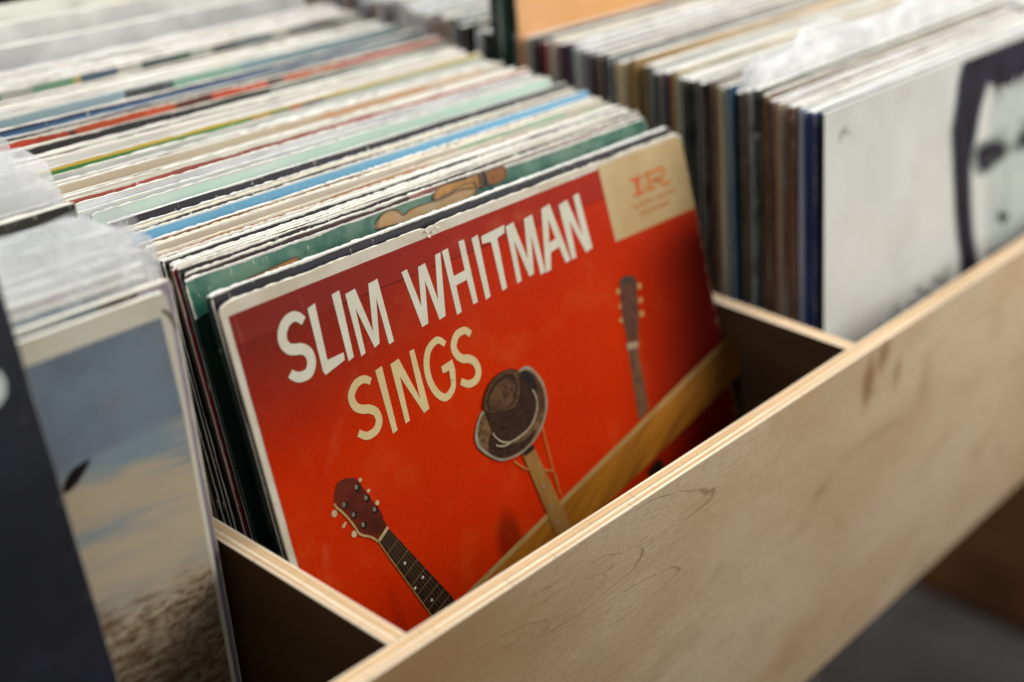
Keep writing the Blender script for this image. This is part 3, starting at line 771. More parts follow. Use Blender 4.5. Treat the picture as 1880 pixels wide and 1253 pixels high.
# (landmark phrase or None, face, edge, options) front to back; y and thickness come from MID
MIDLOOK = [
 ('navy sleeve with a white worn top edge', h('#1d1b26'), 'white', dict(spn='#3d6b5c', face2=h('#121118'), bow=.0002, solid=True)),
 ('green sleeve with orange dancers along its top', bright('#35705c', 1.0), 'white', dict(face2=h('#6a917a'), wear=.0016, spn='#2c5a4c', nscale=60)),
 ('brown and pink sleeve', bright('#6a3d36'), 'cream', dict(strips=[(0, h('#2a1612')), (.26, h('#3a1c1a')), (.42, h('#b87870')), (.5, h('#30201c')), (.55, h('#a89890')), (.75, h('#8a5a50'))], spn='#a88a60')),
 (None, h('#1a1614'), 'cream', dict(spn='#b08a58')),
 (None, h('#1e1a1a'), 'cream', dict(strips=[(0, h('#c01040')), (.06, h('#1e1a1a')), (.6, h('#e0d8c8'))], spn='#c8b894')),
 (None, h('#7a7468'), 'white', dict()),
 (None, h('#8a8478'), 'white', dict(wear=.002)),
 ('glossy black sleeve', h('#141214'), 'white', dict(strips=[(0, h('#100e10')), (.62, h('#c8c2b4')), (.75, h('#191818'))])),
 ('cream sleeve with a pale blue top line', bright('#a9c2cc'), 'cream', dict()),
 ('orange brown sleeve', bright('#b4854e'), 'tan', dict(strips=[(0, h('#d09a5c')), (.55, h('#d8cdb8')), (.8, h('#86b890'))])),
 ('tan beige sleeve', bright('#cdbda4'), 'cream', dict(strips=[(0, h('#e4d8c4')), (.52, h('#dacdb8')), (.62, h('#a8ccac')), (.9, h('#e0d6c4'))])),
 (None, h('#a88a60'), 'tan', dict()),
 ('sky blue sleeve', bright('#74b2cf'), 'blue', dict(face2=bright('#6aa8c8'), wear=.0005, nscale=6)),
 (None, h('#55504c'), 'worn', dict()),
 ('frayed grey olive sleeve', bright('#b8b49e'), 'worn', dict(wear=.003)),
 ('black violet sleeve', bright('#2c2630', 1.2), 'grey', dict(wear=.0006)),
 (None, bright('#7a7c80'), 'grey', dict()),
 ('mint green sleeve', bright('#b4cdbe'), 'white', dict(film=1, face2=bright('#c2d4c4'), over=.003)),
 ('grey sleeve', bright('#b2b6b4'), 'grey', dict(film=1, over=.004)),
 ('lilac white sleeve', bright('#d0d0d6'), 'white', dict(film=2, over=.005)),
 ('brick red sleeve', bright('#9e4638', 1.35), 'cream', dict(face2=h('#a8503e'), wear=.0013, strips=None)),
 (None, bright('#dcd2bc'), 'cream', dict()),
 (None, bright('#d6ccb6'), 'white', dict()),
 ('peach coloured sleeve', bright('#dcb894'), 'cream', dict(strips=[(0, h('#e8d4b4')), (.45, h('#e0c8a6')), (.55, h('#f0b684')), (.8, h('#f2d2b8')), (.95, h('#e6ddcc'))])),
 (None, bright('#8e7f70'), 'white', dict(strips=[(0, h('#6e4636')), (.3, h('#ded6c6')), (.34, h('#5a4a40')), (.55, h('#d8d0c0'))])),
 (None, bright('#c6c8c0'), 'white', dict(film=1)),
 ('green and yellow striped sleeve', bright('#8c9a84'), 'white', dict(strips=[(0, h('#3f8a2c')), (.36, h('#459a32')), (.44, h('#e0b030')), (.48, h('#2e8a44')), (.52, h('#d02040')), (.55, h('#2a5888')), (.6, h('#9cb49c'))], band=(.0022, h('#e0b838')))),
 ('pale pink sleeve', bright('#dcccc6'), 'pink', dict(face2=bright('#e2cfc8'), film=1)),
 (None, bright('#4a5064'), 'worn', dict(strips=[(0, h('#3a4058')), (.5, h('#d8d4c6'))])),
 (None, bright('#d8d4c6'), 'white', dict(film=1)),
 (None, bright('#24221f', 1), 'worn', dict(strips=[(0, h('#20211e')), (.42, h('#3a3a34')), (.55, h('#9aa090'))])),
 ('orange and black chequered sleeve', h('#e2561c'), 'cream', dict(strips=[(0, h('#e2481c')), (.1, h('#c23a14')), (.16, h('#3a1c1c')), (.17, h('#d05018')), (.3, h('#ea5a1c')), (.36, h('#4a1c14')), (.44, h('#e2501c')), (.56, h('#301412')), (.6, h('#d4561c')), (.66, h('#c86a2c')), (.72, h('#c04a3a'))], wear=.0016, nx=90)),
 ('pink speckled sleeve', bright('#c4a49c'), 'pink', dict(film=1, strips=[(0, h('#181616')), (.5, h('#3a3436')), (.62, h('#d8a89c')), (.8, h('#c87868'))])),
 ('black sleeve', bright('#1d1c24', 1.1), 'blue', dict()),
 ('denim blue sleeve', bright('#4e6a8c', 1.5), 'cream', dict(band=(.002, h('#1c2850')), strips=[(0, h('#46709c')), (.3, h('#4a6a98')), (.6, h('#6c7c90')), (.85, h('#98a8ac'))])),
 ('pale teal sleeve', bright('#9ab0b4'), 'blue', dict(film=1, strips=[(0, h('#a8c4cc')), (.35, h('#4a5052')), (.45, h('#98ccac')), (.6, h('#88a8b0'))])),
 (None, bright('#5a4a58'), 'cream', dict(strips=[(0, h('#4a5484')), (.16, h('#7a2c2c')), (.24, h('#3a3430')), (.5, h('#c8c4b8'))])),
 (None, bright('#d8d6ca'), 'white', dict()),
 ('patchwork sleeve of green, cream and navy blocks', bright('#7aa888'), 'white', dict(strips=[(0, h('#e8dccc')), (.06, h('#6ca49c')), (.09, h('#84b090')), (.19, h('#ded4c8')), (.25, h('#88b490')), (.33, h('#d8c478')), (.345, h('#485c80')), (.42, h('#dcd6c8')), (.47, h('#3c3c48')), (.58, h('#d4d0c4')), (.63, h('#383842')), (.69, h('#5a6880')), (.78, h('#d8d4c8')), (.82, h('#787c80')), (.95, h('#c4ccc4'))], nx=90, wear=.0008)),
 ('milky film sleeve', bright('#d0d2cc'), 'white', dict(film=2)),
 ('plain white film sleeve near the back', bright('#dad8ce'), 'white', dict(film=2)),
]
rx = random.Random(21)
prev_y = None
MID = T['centre']
rs = random.Random(8)
SEQ = []
for i, ((yt, th, gap), look) in enumerate(zip(MID, MIDLOOK)):
    n = 1 if th < .0032 or i in (0,) else max(2, round(th / .0025))
    cuts = sorted(rs.uniform(.8, 1.2) for _ in range(n))
    rs.shuffle(cuts)
    s = sum(cuts)
    y = yt
    for k, c in enumerate(cuts):
        span = th * c / s
        air = rs.choice((.0002, .0004, .0007, .0010)) if n > 1 else 0
        if k == 0:
            SEQ.append((i, y, span - air, look))
        else:
            f = rs.choice(('#2a2420', '#4a4038', '#8a8070', '#1c1a1a', '#6e4a3a', '#39424a', '#b0a890', '#7e8c86'))
            SEQ.append((i, y, span - air, (None, bright(f, 1.2), rs.choice(('white', 'cream', 'cream', 'tan', 'worn', 'grey', 'pink')), dict(dz=rs.uniform(-.0006, .0009)))))
        y += span
seen = set()
for i, yt, th, (desc, face, edge, o) in SEQ:
    o = dict(o)
    fm = o.pop('film', None)
    film = PLASTIC_M if fm == 2 and i > 30 else None
    ln = lean_mid(yt)
    close = i < 27
    o.setdefault('nx', 170 if i < 16 else 110 if i < 22 else (70 if close else 40))
    if film:
        o.setdefault('over', .0018)
        o.setdefault('crumple', .0003)
    x0 = .0092 + rx.uniform(0, .005) + (.003 if i > 8 else 0)
    if i == 0: x0 = .0082
    if i == 1: x0 = .0086
    if i < 10:
        o['spn'] = ('#20342c', '#1c3a30', '#6a5030', '#2a1c12', '#5a4022', '#20150d', '#46301a', '#1c130c', '#3a2a18', '#5c4a30')[i]  # left ends lie in shade; the dark is put into the spine colours
    if i not in seen:
        o['dz'] = {3: .0013, 4: .001, 5: .0006, 7: .001, 12: .0006, 15: .0014, 17: .002, 18: .0015, 19: .002, 20: .0028, 23: .001, 26: .002, 27: .001, 30: .0022, 31: .0042, 33: .0012, 34: .0035, 35: .0025, 36: .001, 38: .0004}.get(i, 0)
    g = record('middle', desc, x0, bottom_y(yt, ln), ln, th * (1.08 if i == 0 else .93), face, edge, film=film, **o)
    first = i not in seen
    seen.add(i)
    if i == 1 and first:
        decal('painted_shade', [[[(0, 0), (150, 0), (150, 2950), (100, 3010), (0, 2990)]]], flat_mat('painted_shade_green', lin('#12231c'), lin('#0e1814'), 40), g, 1)  # dark patch painted over the left strip, standing in for shade
        for k, (ring, c1, c2) in enumerate(zip(T['dancer'], ('#b8a07c', '#b98748', '#2c2a30', '#9a6432', '#c98444'), ('#cf9a5a', '#9a6a34', '#403c40', '#7a4622', '#b89458'))):
            strokes('printed_dancer', [ring + ring[:1]], 7, flat_mat('dancer_outline_ink', lin('#6a5a44'), lin('#8d7a5e'), 200), g, k + 6, 3)
            decal('printed_dancer', [[smooth(ring, 3, True)]], flat_mat('dancer_ink', gain(lin(c1), 1.3), lin(c2), 90, .45, .8), g, k + 1)
# two big white film sleeves pushed up at the very back of the middle row
for k, (yt, dz) in enumerate(((.4175, .009), (.426, .019), (.4345, .027))):
    ln = R(9)
    record('middle', ('tall pale grey sleeve pulled up at the back', 'tall ivory white sleeve behind the tall grey one', 'tallest cream sleeve at the very back')[k], .006 + k * .006, bottom_y(yt, ln), ln, .004,
           bright(('#d2d3cf', '#d6d5cc', '#d9d5c4')[k]), 'white', dz=dz, nx=30)

# right-hand row: front cover with a portrait, then spines
RL = R(8.5)
rr = record('right', 'portrait', .3705, .0025, RL, .0024, bright('#dcdcd4', 1.3), 'white', spn='#2a2320', face2=bright('#d6d5cd', 1.3), nx=60, bow=0, wear=.0006,
            label='white record sleeve with a dark haired face portrait in front of the right row')
hair_m = flat_mat('portrait_hair_ink', lin('#2c2730'), lin('#3c3846'), 30, .45, .8)
ax = T['faceaxis'][0][0]
mir = lambda ring: [(2 * ax - u, v) for u, v in ring]
feat = flat_mat('portrait_feature_ink', lin('#2b2730'), lin('#45424c'), 120, .45, .9)
feat2 = flat_mat('portrait_shade_ink', lin('#8e9690'), lin('#a6aea8'), 60, .45, .9)
face_m = flat_mat('portrait_skin_ink', lin('#d6dcd4'), lin('#c2ccc6'), 25, .45, .7)
hair = T['hair']
fz = [(ax - 330, 2900), (ax - 365, 2500), (ax - 350, 2100), (ax - 270, 1700), (ax - 150, 1450), (ax, 1390), (ax + 150, 1450), (ax + 270, 1700), (ax + 350, 2100), (ax + 365, 2500), (ax + 330, 2900), (ax, 3030)]
decal('printed_portrait', [[smooth(fz, 4, True)]], face_m, rr, 1)
hl = [p for p in hair if p[0] <= ax + 60]
topz = 3142
hair = [(u - (45 if 1 <= i <= 9 else 0), v) for i, (u, v) in enumerate(hair)]
left_hair = [(u, min(v, topz)) for u, v in hair]
right_hair = [(2 * ax - u, min(v, topz)) for u, v in hair]
decal('printed_portrait', [[[(u - 26, v) for u, v in left_hair[:11]] + [(u + 40, v) for u, v in left_hair[11:20]] + left_hair[20:]]], feat2, rr, 2)
decal('printed_portrait', [[left_hair]], hair_m, rr, 3)
decal('printed_portrait', [[right_hair]], hair_m, rr, 4)
rw = random.Random(5)
for k in range(12):
    u0 = ax - 300 + 600 * k / 11 + rw.uniform(-20, 20)
    strokes('printed_portrait', [[(u0, 2960), (u0 + rw.uniform(-15, 15), 2880), (u0 + rw.uniform(-50, 50), 2800 - rw.uniform(0, 90))]], rw.uniform(12, 26), hair_m, rr, 5, 4, lambda s: 1.05 - s)
for s_ in (-1, 1):
    strokes('printed_portrait', [[(ax + s_ * 60, 2520), (ax + s_ * 180, 2560), (ax + s_ * 300, 2500)]], 12, feat2, rr, 5, 5, lambda s: .4 + math.sin(math.pi * s))
for k in range(14):
    u0 = ax + rw.uniform(-330, 330)
    strokes('printed_portrait', [[(u0, 3030), (u0 + rw.uniform(-20, 20), 2960), (u0 + rw.uniform(-60, 60), 2900 - rw.uniform(0, 70))]], rw.uniform(8, 18), hair_m, rr, 5, 4, lambda s: 1.1 - s)
hl_m = flat_mat('portrait_hair_light_ink', lin('#5c5868'), lin('#474454'), 60, .45, .8)
for k in range(8):
    u0 = ax + rw.uniform(-300, 300)
    strokes('printed_portrait', [[(u0, 3120), (u0 + rw.uniform(-30, 30), 3060), (u0 + rw.uniform(-60, 60), 3010)]], rw.uniform(6, 14), hl_m, rr, 6, 4, lambda s: 1.1 - s)
big = lambda ring, k: [(sum(p[0] for p in ring) / len(ring) + (u - sum(p[0] for p in ring) / len(ring)) * k, sum(p[1] for p in ring) / len(ring) + (v - sum(p[1] for p in ring) / len(ring)) * k) for u, v in ring]
ey = T['eye'][0]
for e in (ey, mir(ey)):
    decal('printed_portrait', [[smooth(big(e, 1.75), 4, True)]], feat2, rr, 2)
    decal('printed_portrait', [[smooth(big(e, 1.25), 4, True)]], feat, rr, 3)
ec = (sum(p[0] for p in ey) / len(ey), sum(p[1] for p in ey) / len(ey))
decal('printed_portrait', [[disc((c, ec[1] - 22), 18, 12)] for c in (ec[0] + 10, 2 * ax - ec[0] + 10)], feat2, rr, 4)
decal('printed_portrait', [[smooth(big(T['nose'], 1.2), 4, True)]], feat, rr, 3)
decal('printed_portrait', [[smooth(T['mouth'], 4, True)]], feat2, rr, 2)
m0 = T['mouth']
strokes('printed_portrait', [[m0[0], m0[1], m0[2], (2 * ax - m0[1][0], m0[1][1]), (2 * ax - m0[0][0], m0[0][1])]], 14, feat, rr, 4, 5)
strokes('printed_portrait', [[(ax - 40, 2300), (ax - 50, 2100), (ax - 70, 1990), (ax - 30, 1930)]], 10, feat2, rr, 2, 5)
grey_i = flat_mat('scribble_ink', lin('#4c4c4a'), lin('#77776f'), 90)
strokes('handwritten_title', T['scribble'], 12, grey_i, rr, 2, 6)
mk = T['rf_mark']
strokes('scuff', [[mk[0], mk[1]], [mk[2], mk[3]], [(mk[0][0] - 30, mk[0][1] - 40), (mk[0][0] + 10, mk[0][1] - 15)]], 7, feat2, rr, 2, 1)

RIGHTLOOK = [
 ('navy blue spine', '#26376e', 'white', '#2b3c72', {}),
 ('light grey blue spine', '#b8c2c6', 'white', '#aeb6c2', {}),
 ('chestnut spine', '#7a5434', 'white', '#7c5230', {}),
 ('tan spine in clear film', '#9a7a54', 'white', '#b5956a', dict(film=1, over=.002)),
 ('magenta topped spine', '#93306e', 'white', '#6a4a34', dict(band=(.03, lin('#8a2a6a')))),
 ('brown spine', '#6a452e', 'cream', '#71492e', {}),
 ('bottle green spine', '#1c2a20', 'white', '#1f2b22', {}),
 ('dark umber spine', '#4a3524', 'white', '#513a28', dict(film=3, over=.014, crumple=.003)),
 ('red edged black spine', '#15110f', 'white', '#15110f', dict(film=3, over=.02, crumple=.004)),
 ('teal topped grey blue spine', '#1f6f92', 'white', '#7d8b98', {}),
 ('cream spine', '#d8c8a8', 'cream', '#d2bd96', {}),
 ('pale tan spine', '#b89a72', 'cream', '#b8956a', {}),
 ('red brown spine', '#5a2c1a', 'white', '#5c321e', {}),
 ('black spine with a white top', '#15110f', 'white', '#161210', {}),
 ('mauve grey spine', '#8a7a78', 'white', '#96867f', {}),
 ('wide black spine', '#10100c', 'white', '#12110d', {}),
 ('grey black spine', '#2a2826', 'white', '#1a1816', {}),
 ('pale grey spine', '#b4b2a4', 'white', '#b8b4a4', {}),
 ('khaki spine', '#a89058', 'cream', '#ae955c', {}),
 ('charcoal spine', '#3a3640', 'white', '#37323a', dict(strips=[(0, lin('#c03c30')), (.16, lin('#2c3a2c')), (.3, lin('#3a6a48')), (.42, lin('#d8d4c8')), (.5, lin('#5a8068')), (.75, lin('#c8ccc4'))])),
 ('coal black spine', '#1a1818', 'grey', '#1c191a', dict(strips=[(0, lin('#c8d0d0')), (.1, lin('#9cc0b4')), (.36, lin('#dcd8d0')), (.44, lin('#98c0ac')), (.8, lin('#d8d4c8'))])),
 ('silver grey spine', '#a8a8a2', 'white', '#9c9a94', {}),
 ('olive brown spine', '#7c6a44', 'cream', '#80683e', {}),
 ('golden brown spine', '#b08a48', 'cream', '#a98040', {}),
 ('sand coloured spine', '#d8c4a0', 'cream', '#cdb48a', {}),
 ('slate blue spine', '#5a6470', 'cream', '#5e6872', {}),
 ('taupe spine', '#7a6450', 'white', '#7c6650', {}),
 ('jet black spine', '#161418', 'blue', '#161418', {}),
 ('dusty mauve spine', '#8e8090', 'white', '#8c7e8a', {}),
 ('frosted white spine', '#c8c8c8', 'white', '#c0c0bc', dict(film=1)),
 ('dark grey spine', '#4a4a50', 'grey', '#3e3a40', dict(strips=[(0, lin('#787c84')), (.5, lin('#5c6068'))])),
 ('plum purple spine', '#5a2c4a', 'white', '#4a2038', {}),
 ('ivory spine', '#dcd0b4', 'white', '#d8cab0', {}),
 ('crimson spine', '#a02838', 'white', '#9c2438', {}),
 ('nearly black spine', '#1c1418', 'grey', '#1c1216', {}),
 ('bone white spine', '#d8d4c4', 'white', '#d4cebc', {}),
 ('ash grey spine', '#a8a498', 'white', '#a8a294', {}),
]
for i, ((yb, th), (desc, face, edge, spn, o)) in enumerate(zip(T['right'], RIGHTLOOK)):
    o = dict(o)
    film = {None: None, 1: PLASTIC, 2: PLASTIC_M, 3: PLASTIC_G}[o.pop('film', None)]
    over = o.pop('over', .005)
    record('right', desc, (.370 if i < 4 else .3685) + rx.uniform(-.002, .002), yb + .0015, RL, th * rx.choice((.62, .75, .88, .92)), bright(face, 1.15), edge, spn, film=film, over=over, nx=44 if i < 16 else 30, fleft=.003, dz=rx.choice((0, 0, .001, .0025, .004)) if i > 1 else 0, **o)
# header cards that stand taller than the records around them
record('right', 'orange card', .3655, .2165, RL, .0016, bright('#f0b070', 1.12), 'orange', '#e8a868', face2=bright('#eeb27a', 1.1), H=.39, nx=16, bow=0, wear=.0003, name='header_card', cat='header card',
       label='plain orange header card rising tall out of the right row')
record('right', 'teal card', .3560, .2235, RL, .0085, bright('#1c3a34'), 'blue', '#17332c', H=.345, nx=16, bow=0, wear=.0006, name='header_card', cat='header card',
       label='dark teal header card standing right behind the orange card')
BACKLOOK = ['#d8d2c0', '#c2b8a0', '#2a201c', '#b09878', '#cfc8b8', '#5a4030', '#3a2430', '#c8ccc8', '#a8946c', '#d6cdb8', '#201a18', '#9aa8b4', '#c8a8a0', '#d0cabc', '#6a5a48', '#b8b4a8']
rb = random.Random(77)
yb = .2345
while yb < .415:
    th = rb.uniform(.005, .008)
    c = rb.choice(BACKLOOK)
    record('rightback', None, .360 + rb.uniform(-.004, .008), yb, RL, th * .9, bright(c, 1.1), rb.choice(('white', 'cream', 'white', 'blue')), c, nx=24,
           film=PLASTIC if rb.random() < .2 else None, dz=rb.uniform(-.0, .004))
    yb += th

# the next row to the right only shows its near corner
yb = .034
while yb < .1:
    th = rb.uniform(.005, .007)
    c = rb.choice(('#d8d6cc', '#e0ddd2', '#ccd0cc', '#d8cfc0', '#c4c8c8'))
    record('farright', None, .7085 + rb.uniform(-.003, .004), yb, RL, th * .9, bright(c, 1.15), 'white', c, nx=24, film=PLASTIC if rb.random() < .3 else None)
    yb += th

# left-hand row
LL = R(9.4)
lr = record('left', 'framed landscape', -.3395, .06, LL, .0034, bright('#d2ccb8', 1.3), 'cream', '#c8bea6', face2=bright('#cdc4ac', 1.25), nx=60, bow=0, wear=.001, label='cream bordered record sleeve with a hazy sky and hill picture, front of left row')
t = NT('landscape_print')
vec, x, y, z = t.coords()
n = t.noise(vec, 22, detail=5)
n2 = t.noise(vec, 1, (70, 70, 300), 5, .65)
n3 = t.noise(vec, 1, (240, 240, 420), 5, .7)
rotm = t.n('Mapping')
rotm.inputs['Rotation'].default_value = (0, R(-8), 0)
t.l(vec, rotm.inputs[0])
s = t.noise(rotm.outputs[0], 1, (9, 9, 62), 4, .6)
sky = t.mix(t.maprange(n, .36, .66), lin('#8593a0'), lin('#717d88'))
sky = t.mix(t.maprange(t.noise(vec, 50, detail=3, off=(3, 1, 2)), .5, .75, 0, .4), sky, lin('#867b78'))
hill = t.mix(t.maprange(s, .42, .6), lin('#cdbb9e'), lin('#8fa0a8'))
hill = t.mix(t.maprange(n, .4, .7, 0, .4), hill, lin('#bba88a'))
lower = t.maprange(z, .235, .215)
hill = t.mix(t.math('MULTIPLY', lower, .7), hill, lin('#cbb99c'))
gnd = t.mix(t.maprange(n2, .34, .66), lin('#cdbb9c'), lin('#7e5f40'))
gnd = t.mix(t.maprange(n3, .45, .62, 0, .65), gnd, lin('#4a321c'))
gnd = t.mix(t.maprange(z, .195, .16, 0, .4), gnd, lin('#3a2614'))
zh = t.math('ADD', t.math('MULTIPLY_ADD', t.math('SUBTRACT', x, .3168), .09, .2651), t.math('MULTIPLY', t.math('SUBTRACT', s, .5), .02))
zg = t.math('ADD', t.math('MULTIPLY_ADD', t.math('SUBTRACT', x, .322), -.09, .1985), t.math('MULTIPLY', t.math('SUBTRACT', n2, .5), .03))
c = t.mix(t.maprange(t.math('SUBTRACT', zh, z), -.003, .005), sky, hill)
c = t.mix(t.maprange(t.math('SUBTRACT', zg, z), -.006, .014), c, gnd)
land_m = t.finish(c, .55, .2)
rE = 3168
decal('printed_picture', [[[(60, 3068), (rE - 12, 3066), (rE + 10, 2660), (rE + 10, 60), (60, 60)]]], land_m, lr, 1)
decal('printed_picture', [[smooth(T['lf_wing'], 4, True)]], black_p, lr, 4)
fold = flat_mat('fold_wear_ink', lin('#6e5a3a'), lin('#a08a64'), 200)
strokes('scuff', [[(3168, 3092), (3196, 3060), (3214, 3000)]], 13, fold, lr, 2, 4)
lv = [
 ('lavender sleeve', .1168, .0026, '#a79aa8', 'cream', dict(x=-.3325, wear=.0016, dz=.001, strips=[(0, lin('#38424c')), (.35, lin('#2c2426')), (.72, lin('#8a9aa0')), (.86, lin('#6a7c84')), (.9, lin('#4a2e24')), (.955, lin('#b3a4b2'))])),
 ('blue grey sleeve with a brown blot', .1208, .0030, '#7f929c', 'cream', dict(film=1, dz=.004, strips=[(0, lin('#52768c')), (.3, lin('#6c94a4')), (.8, lin('#4c6c82')), (.93, lin('#a8a49c'))])),
 ('dusty pink grey sleeve', .1262, .0034, '#b3a09a', 'white', dict(film=1, dz=.006)),
 ('white sleeve in loose crumpled film', .1325, .004, '#d6d8d6', 'white', dict(film=2, dz=.008, over=.012)),
 ('pale grey sleeve in loose film', .1400, .004, '#c4c8c6', 'white', dict(film=1, dz=.009, over=.014)),
 ('silver white sleeve in film', .1480, .004, '#ccd0d0', 'white', dict(film=2, dz=.008, over=.01)),
 ('milk white sleeve in film', .1560, .004, '#d6d8d4', 'white', dict(film=2, dz=.006, over=.012)),
 ('pearl grey sleeve in film', .1640, .004, '#bec4c2', 'white', dict(film=1, dz=.004, over=.01)),
 ('dark brown sleeve with a cream top edge', .1745, .0042, '#35302c', 'cream', dict(dz=.016, wear=.0006)),
 ('white sleeve in tall crumpled film', .1850, .0045, '#dcdedc', 'white', dict(film=2, dz=.014, over=.016)),
 ('chalk white sleeve in tall film', .1960, .0045, '#d2d6d4', 'white', dict(film=2, dz=.018, over=.016)),
 ('ice grey sleeve in tall film', .2080, .0045, '#c8ccca', 'white', dict(film=1, dz=.018, over=.014)),
 ('snow white sleeve at the back in tall film', .2240, .0045, '#dcdedc', 'white', dict(film=2, dz=.024, over=.014)),
]
for i, (desc, yt, th, face, edge, o) in enumerate(lv):
    o = dict(o)
    film = {None: None, 1: PLASTIC, 2: PLASTIC_M}[o.pop('film', None)]
    xx = o.pop('x', -.3375 + rx.uniform(-.003, .003) + (.004 if i > 2 else 0))
    record('left', desc, xx, bottom_y(yt, LL), LL, th * .9, bright(face, 1.2), edge, '#c9c2b4', film=film, nx=50, **o)
# navy card leaning in front of the left row
nv = record('left', 'navy card', -.348, .0, R(18), .0035, lin('#262834'), 'black', '#20222a', face2=lin('#1d1f28'), W=.2602, H=.385, bow=0, wear=.0002, nx=20, name='header_card', cat='header card',
            label='dark navy header card with a white mark leaning at the far left')
sh = 3480
nw = [(u + sh, v) for u, v in T['navy'][2:]]
decal('white_mark', [[[nw[0], nw[1], nw[2], nw[3], (nw[3][0] - 260, nw[3][1] - 10), (nw[0][0] - 260, nw[0][1] - 10)]]], flat_mat('white_card_ink', lin('#d8dcda'), lin('#c4c8c6'), 60), nv, 1)

# ----------------------------------------------------------------- names for every sleeve
ORD = ['', 'second ', 'third ', 'fourth ', 'fifth ', 'sixth ', 'seventh ', 'eighth ']
where = {'middle': 'middle row', 'right': 'right row', 'rightback': 'right row', 'left': 'left row', 'farright': 'far right row'}
grp = {'middle': 'record sleeves in the middle row', 'right': 'record sleeves in the right row', 'rightback': 'record sleeves at the back of the right row', 'left': 'record sleeves in the left row', 'farright': 'record sleeves in the far right row'}
for row, items in ROW.items():
    last, k = {'middle': 'red titled sleeve', 'right': 'portrait sleeve'}.get(row, 'front sleeve'), 0
    for o, desc, label, cat in items:
        if desc is None:
            k += 1
            edgec = o.data.materials[1].name.split('_board')[0].replace('_', ' ')
            if row == 'rightback':
                label = 'blurred pale edged record sleeve at the back of the right row, behind the teal card'
            elif row == 'farright':
                label = 'pale record sleeve in the far right row, beyond the portrait sleeve'
            else:
                num = ['first', 'second', 'third', 'fourth', 'fifth', 'sixth', 'seventh', 'eighth', 'ninth', 'tenth', 'eleventh', 'twelfth'][k - 1]
                label = f'{edgec} edged sleeve in the {where[row]}, {num} behind the {last}'
        else:
            short = desc.split(' with ')[0].split(' of ')[0].split(' in ')[0]
            if label is None:
                label = f'{desc} in the {where[row]}' if row != 'right' else f'sleeve with {desc} in the right row'
                more = f', behind the {last}'
                if row in ('middle', 'right') and ' behind ' not in label and len((label + more).split()) <= 16:
                    label += more
            last, k = short, 0
        ws = label.split()
        if len(ws) > 16:
            label = ' '.join(ws[:16]).rstrip(',')
        tag(o, label, cat, grp[row] if cat == 'record' else 'tall header cards in the bin')

# ----------------------------------------------------------------- floor under the bin
t = NT('dark_concrete_floor')
vec, x, y, z = t.coords()
n = t.noise(vec, 3, detail=7)
n2 = t.noise(vec, 60, detail=4)
c = t.mix(t.maprange(n, .35, .68), lin('#5a5553'), lin('#3b3634'))
c = t.mix(t.maprange(n2, .4, .7, 0, .35), c, lin('#39342f'))
fl = t.finish(c, .75, .2, n2, .3, .002)
bm = bmesh.new()
bmesh.ops.create_grid(bm, x_segments=8, y_segments=8, size=9)
fo = from_bm('floor', bm, fl)
fo.location = (0, 0, -.86)
tag(fo, kind='structure')
t = NT('brown_carpet')
vec, x, y, z = t.coords()
n = t.noise(vec, 8, detail=6)
n2 = t.noise(vec, 420, detail=2)
c = t.mix(t.maprange(n, .35, .68), lin('#4e3018'), lin('#38200f'))
c = t.mix(t.maprange(n2, .4, .7, 0, .5), c, lin('#241409'))
cm = t.finish(c, .95, .1, n2, .6, .004)
bm = bmesh.new()
box_bm(bm, (1.36, -.9, -.856), (2.9, .9, -.846), .004)
tag(from_bm('rug', bm, cm), 'brown rug lying on the dark floor beyond the bin', 'rug')
t = NT('dark_stand_wood')
vec, x, y, z = t.coords()
n = t.noise(vec, 1, (60, 60, 4), 5)
cs = t.finish(t.mix(t.maprange(n, .4, .65), lin('#3c2a1c'), lin('#24180f')), .6, .25)
st = bpy.data.objects.new('bin_stand', None)
C.objects.link(st)
st.location = (.17, .25, -.86)
tag(st, 'dark wooden stand with four legs that carries the record bin', 'stand')
inv = Matrix.Translation(st.location).inverted()
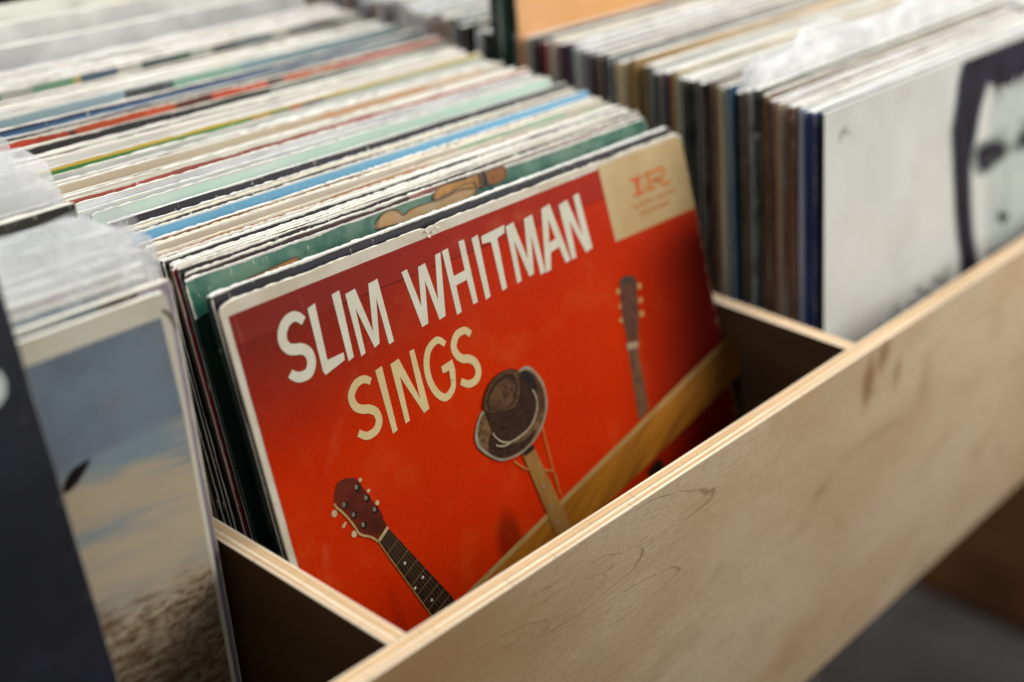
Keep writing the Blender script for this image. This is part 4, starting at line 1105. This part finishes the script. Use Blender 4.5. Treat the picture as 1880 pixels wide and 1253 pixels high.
def stpart(name, a, b):
    bm = bmesh.new()
    box_bm(bm, a, b, .002)
    o = from_bm(name, bm, cs, st, 35)
    o.matrix_parent_inverse = inv
for x0, y0 in ((-.33, .2), (.5, .2), (-.33, .38), (.5, .38)):
    stpart('leg', (x0, y0, -.86), (x0 + .045, y0 + .045, -.2605))
stpart('rail', (-.34, .2, -.26), (1.02, .225, -.2105))
stpart('rail', (-.34, .415, -.26), (1.02, .44, -.2105))

# ----------------------------------------------------------------- light, camera, render
w = bpy.data.worlds.new('World')
scene.world = w
w.use_nodes = True
bg = w.node_tree.nodes['Background']
bg.inputs[0].default_value = (.95, .97, 1, 1)
bg.inputs[1].default_value = WORLD
def area(name, loc, target, size, power, col):
    L = bpy.data.lights.new(name, 'AREA')
    L.shape = 'RECTANGLE'
    L.size, L.size_y = size
    L.energy = power
    L.color = col
    o = bpy.data.objects.new(name, L)
    C.objects.link(o)
    o.location = loc
    o.rotation_euler = (Vector(target) - Vector(loc)).to_track_quat('-Z', 'Y').to_euler()
    return o
for a in LIGHTS:
    area(*a)
cam = bpy.data.cameras.new('camera')
co = bpy.data.objects.new('camera', cam)
C.objects.link(co)
X, Y, Z = CAMR
rot = Matrix(((X[0], -X[1], -X[2]), (Y[0], -Y[1], -Y[2]), (Z[0], -Z[1], -Z[2])))
co.matrix_world = Matrix.Translation(CAMLOC) @ rot.to_4x4()
cam.sensor_width = 36
cam.lens = 2668 * 36 / 1880
cam.clip_start = .01
cam.clip_end = 60
cam.dof.use_dof = True
cam.dof.focus_distance = FOCUS
cam.dof.aperture_fstop = FSTOP
cam.dof.aperture_blades = 0
scene.camera = co
scene.view_settings.view_transform = 'Standard'
scene.view_settings.look = 'None'
scene.view_settings.exposure = 0
scene.view_settings.gamma = 1
scene.render.engine = 'CYCLES'
cy = scene.cycles
cy.use_denoising = True
try:
    cy.denoiser = 'OPENIMAGEDENOISE'
except TypeError:
    cy.use_denoising = False
cy.max_bounces = 8
cy.diffuse_bounces = 4
cy.transparent_max_bounces = 24
cy.sample_clamp_indirect = 4
cy.caustics_reflective = False
cy.caustics_refractive = False
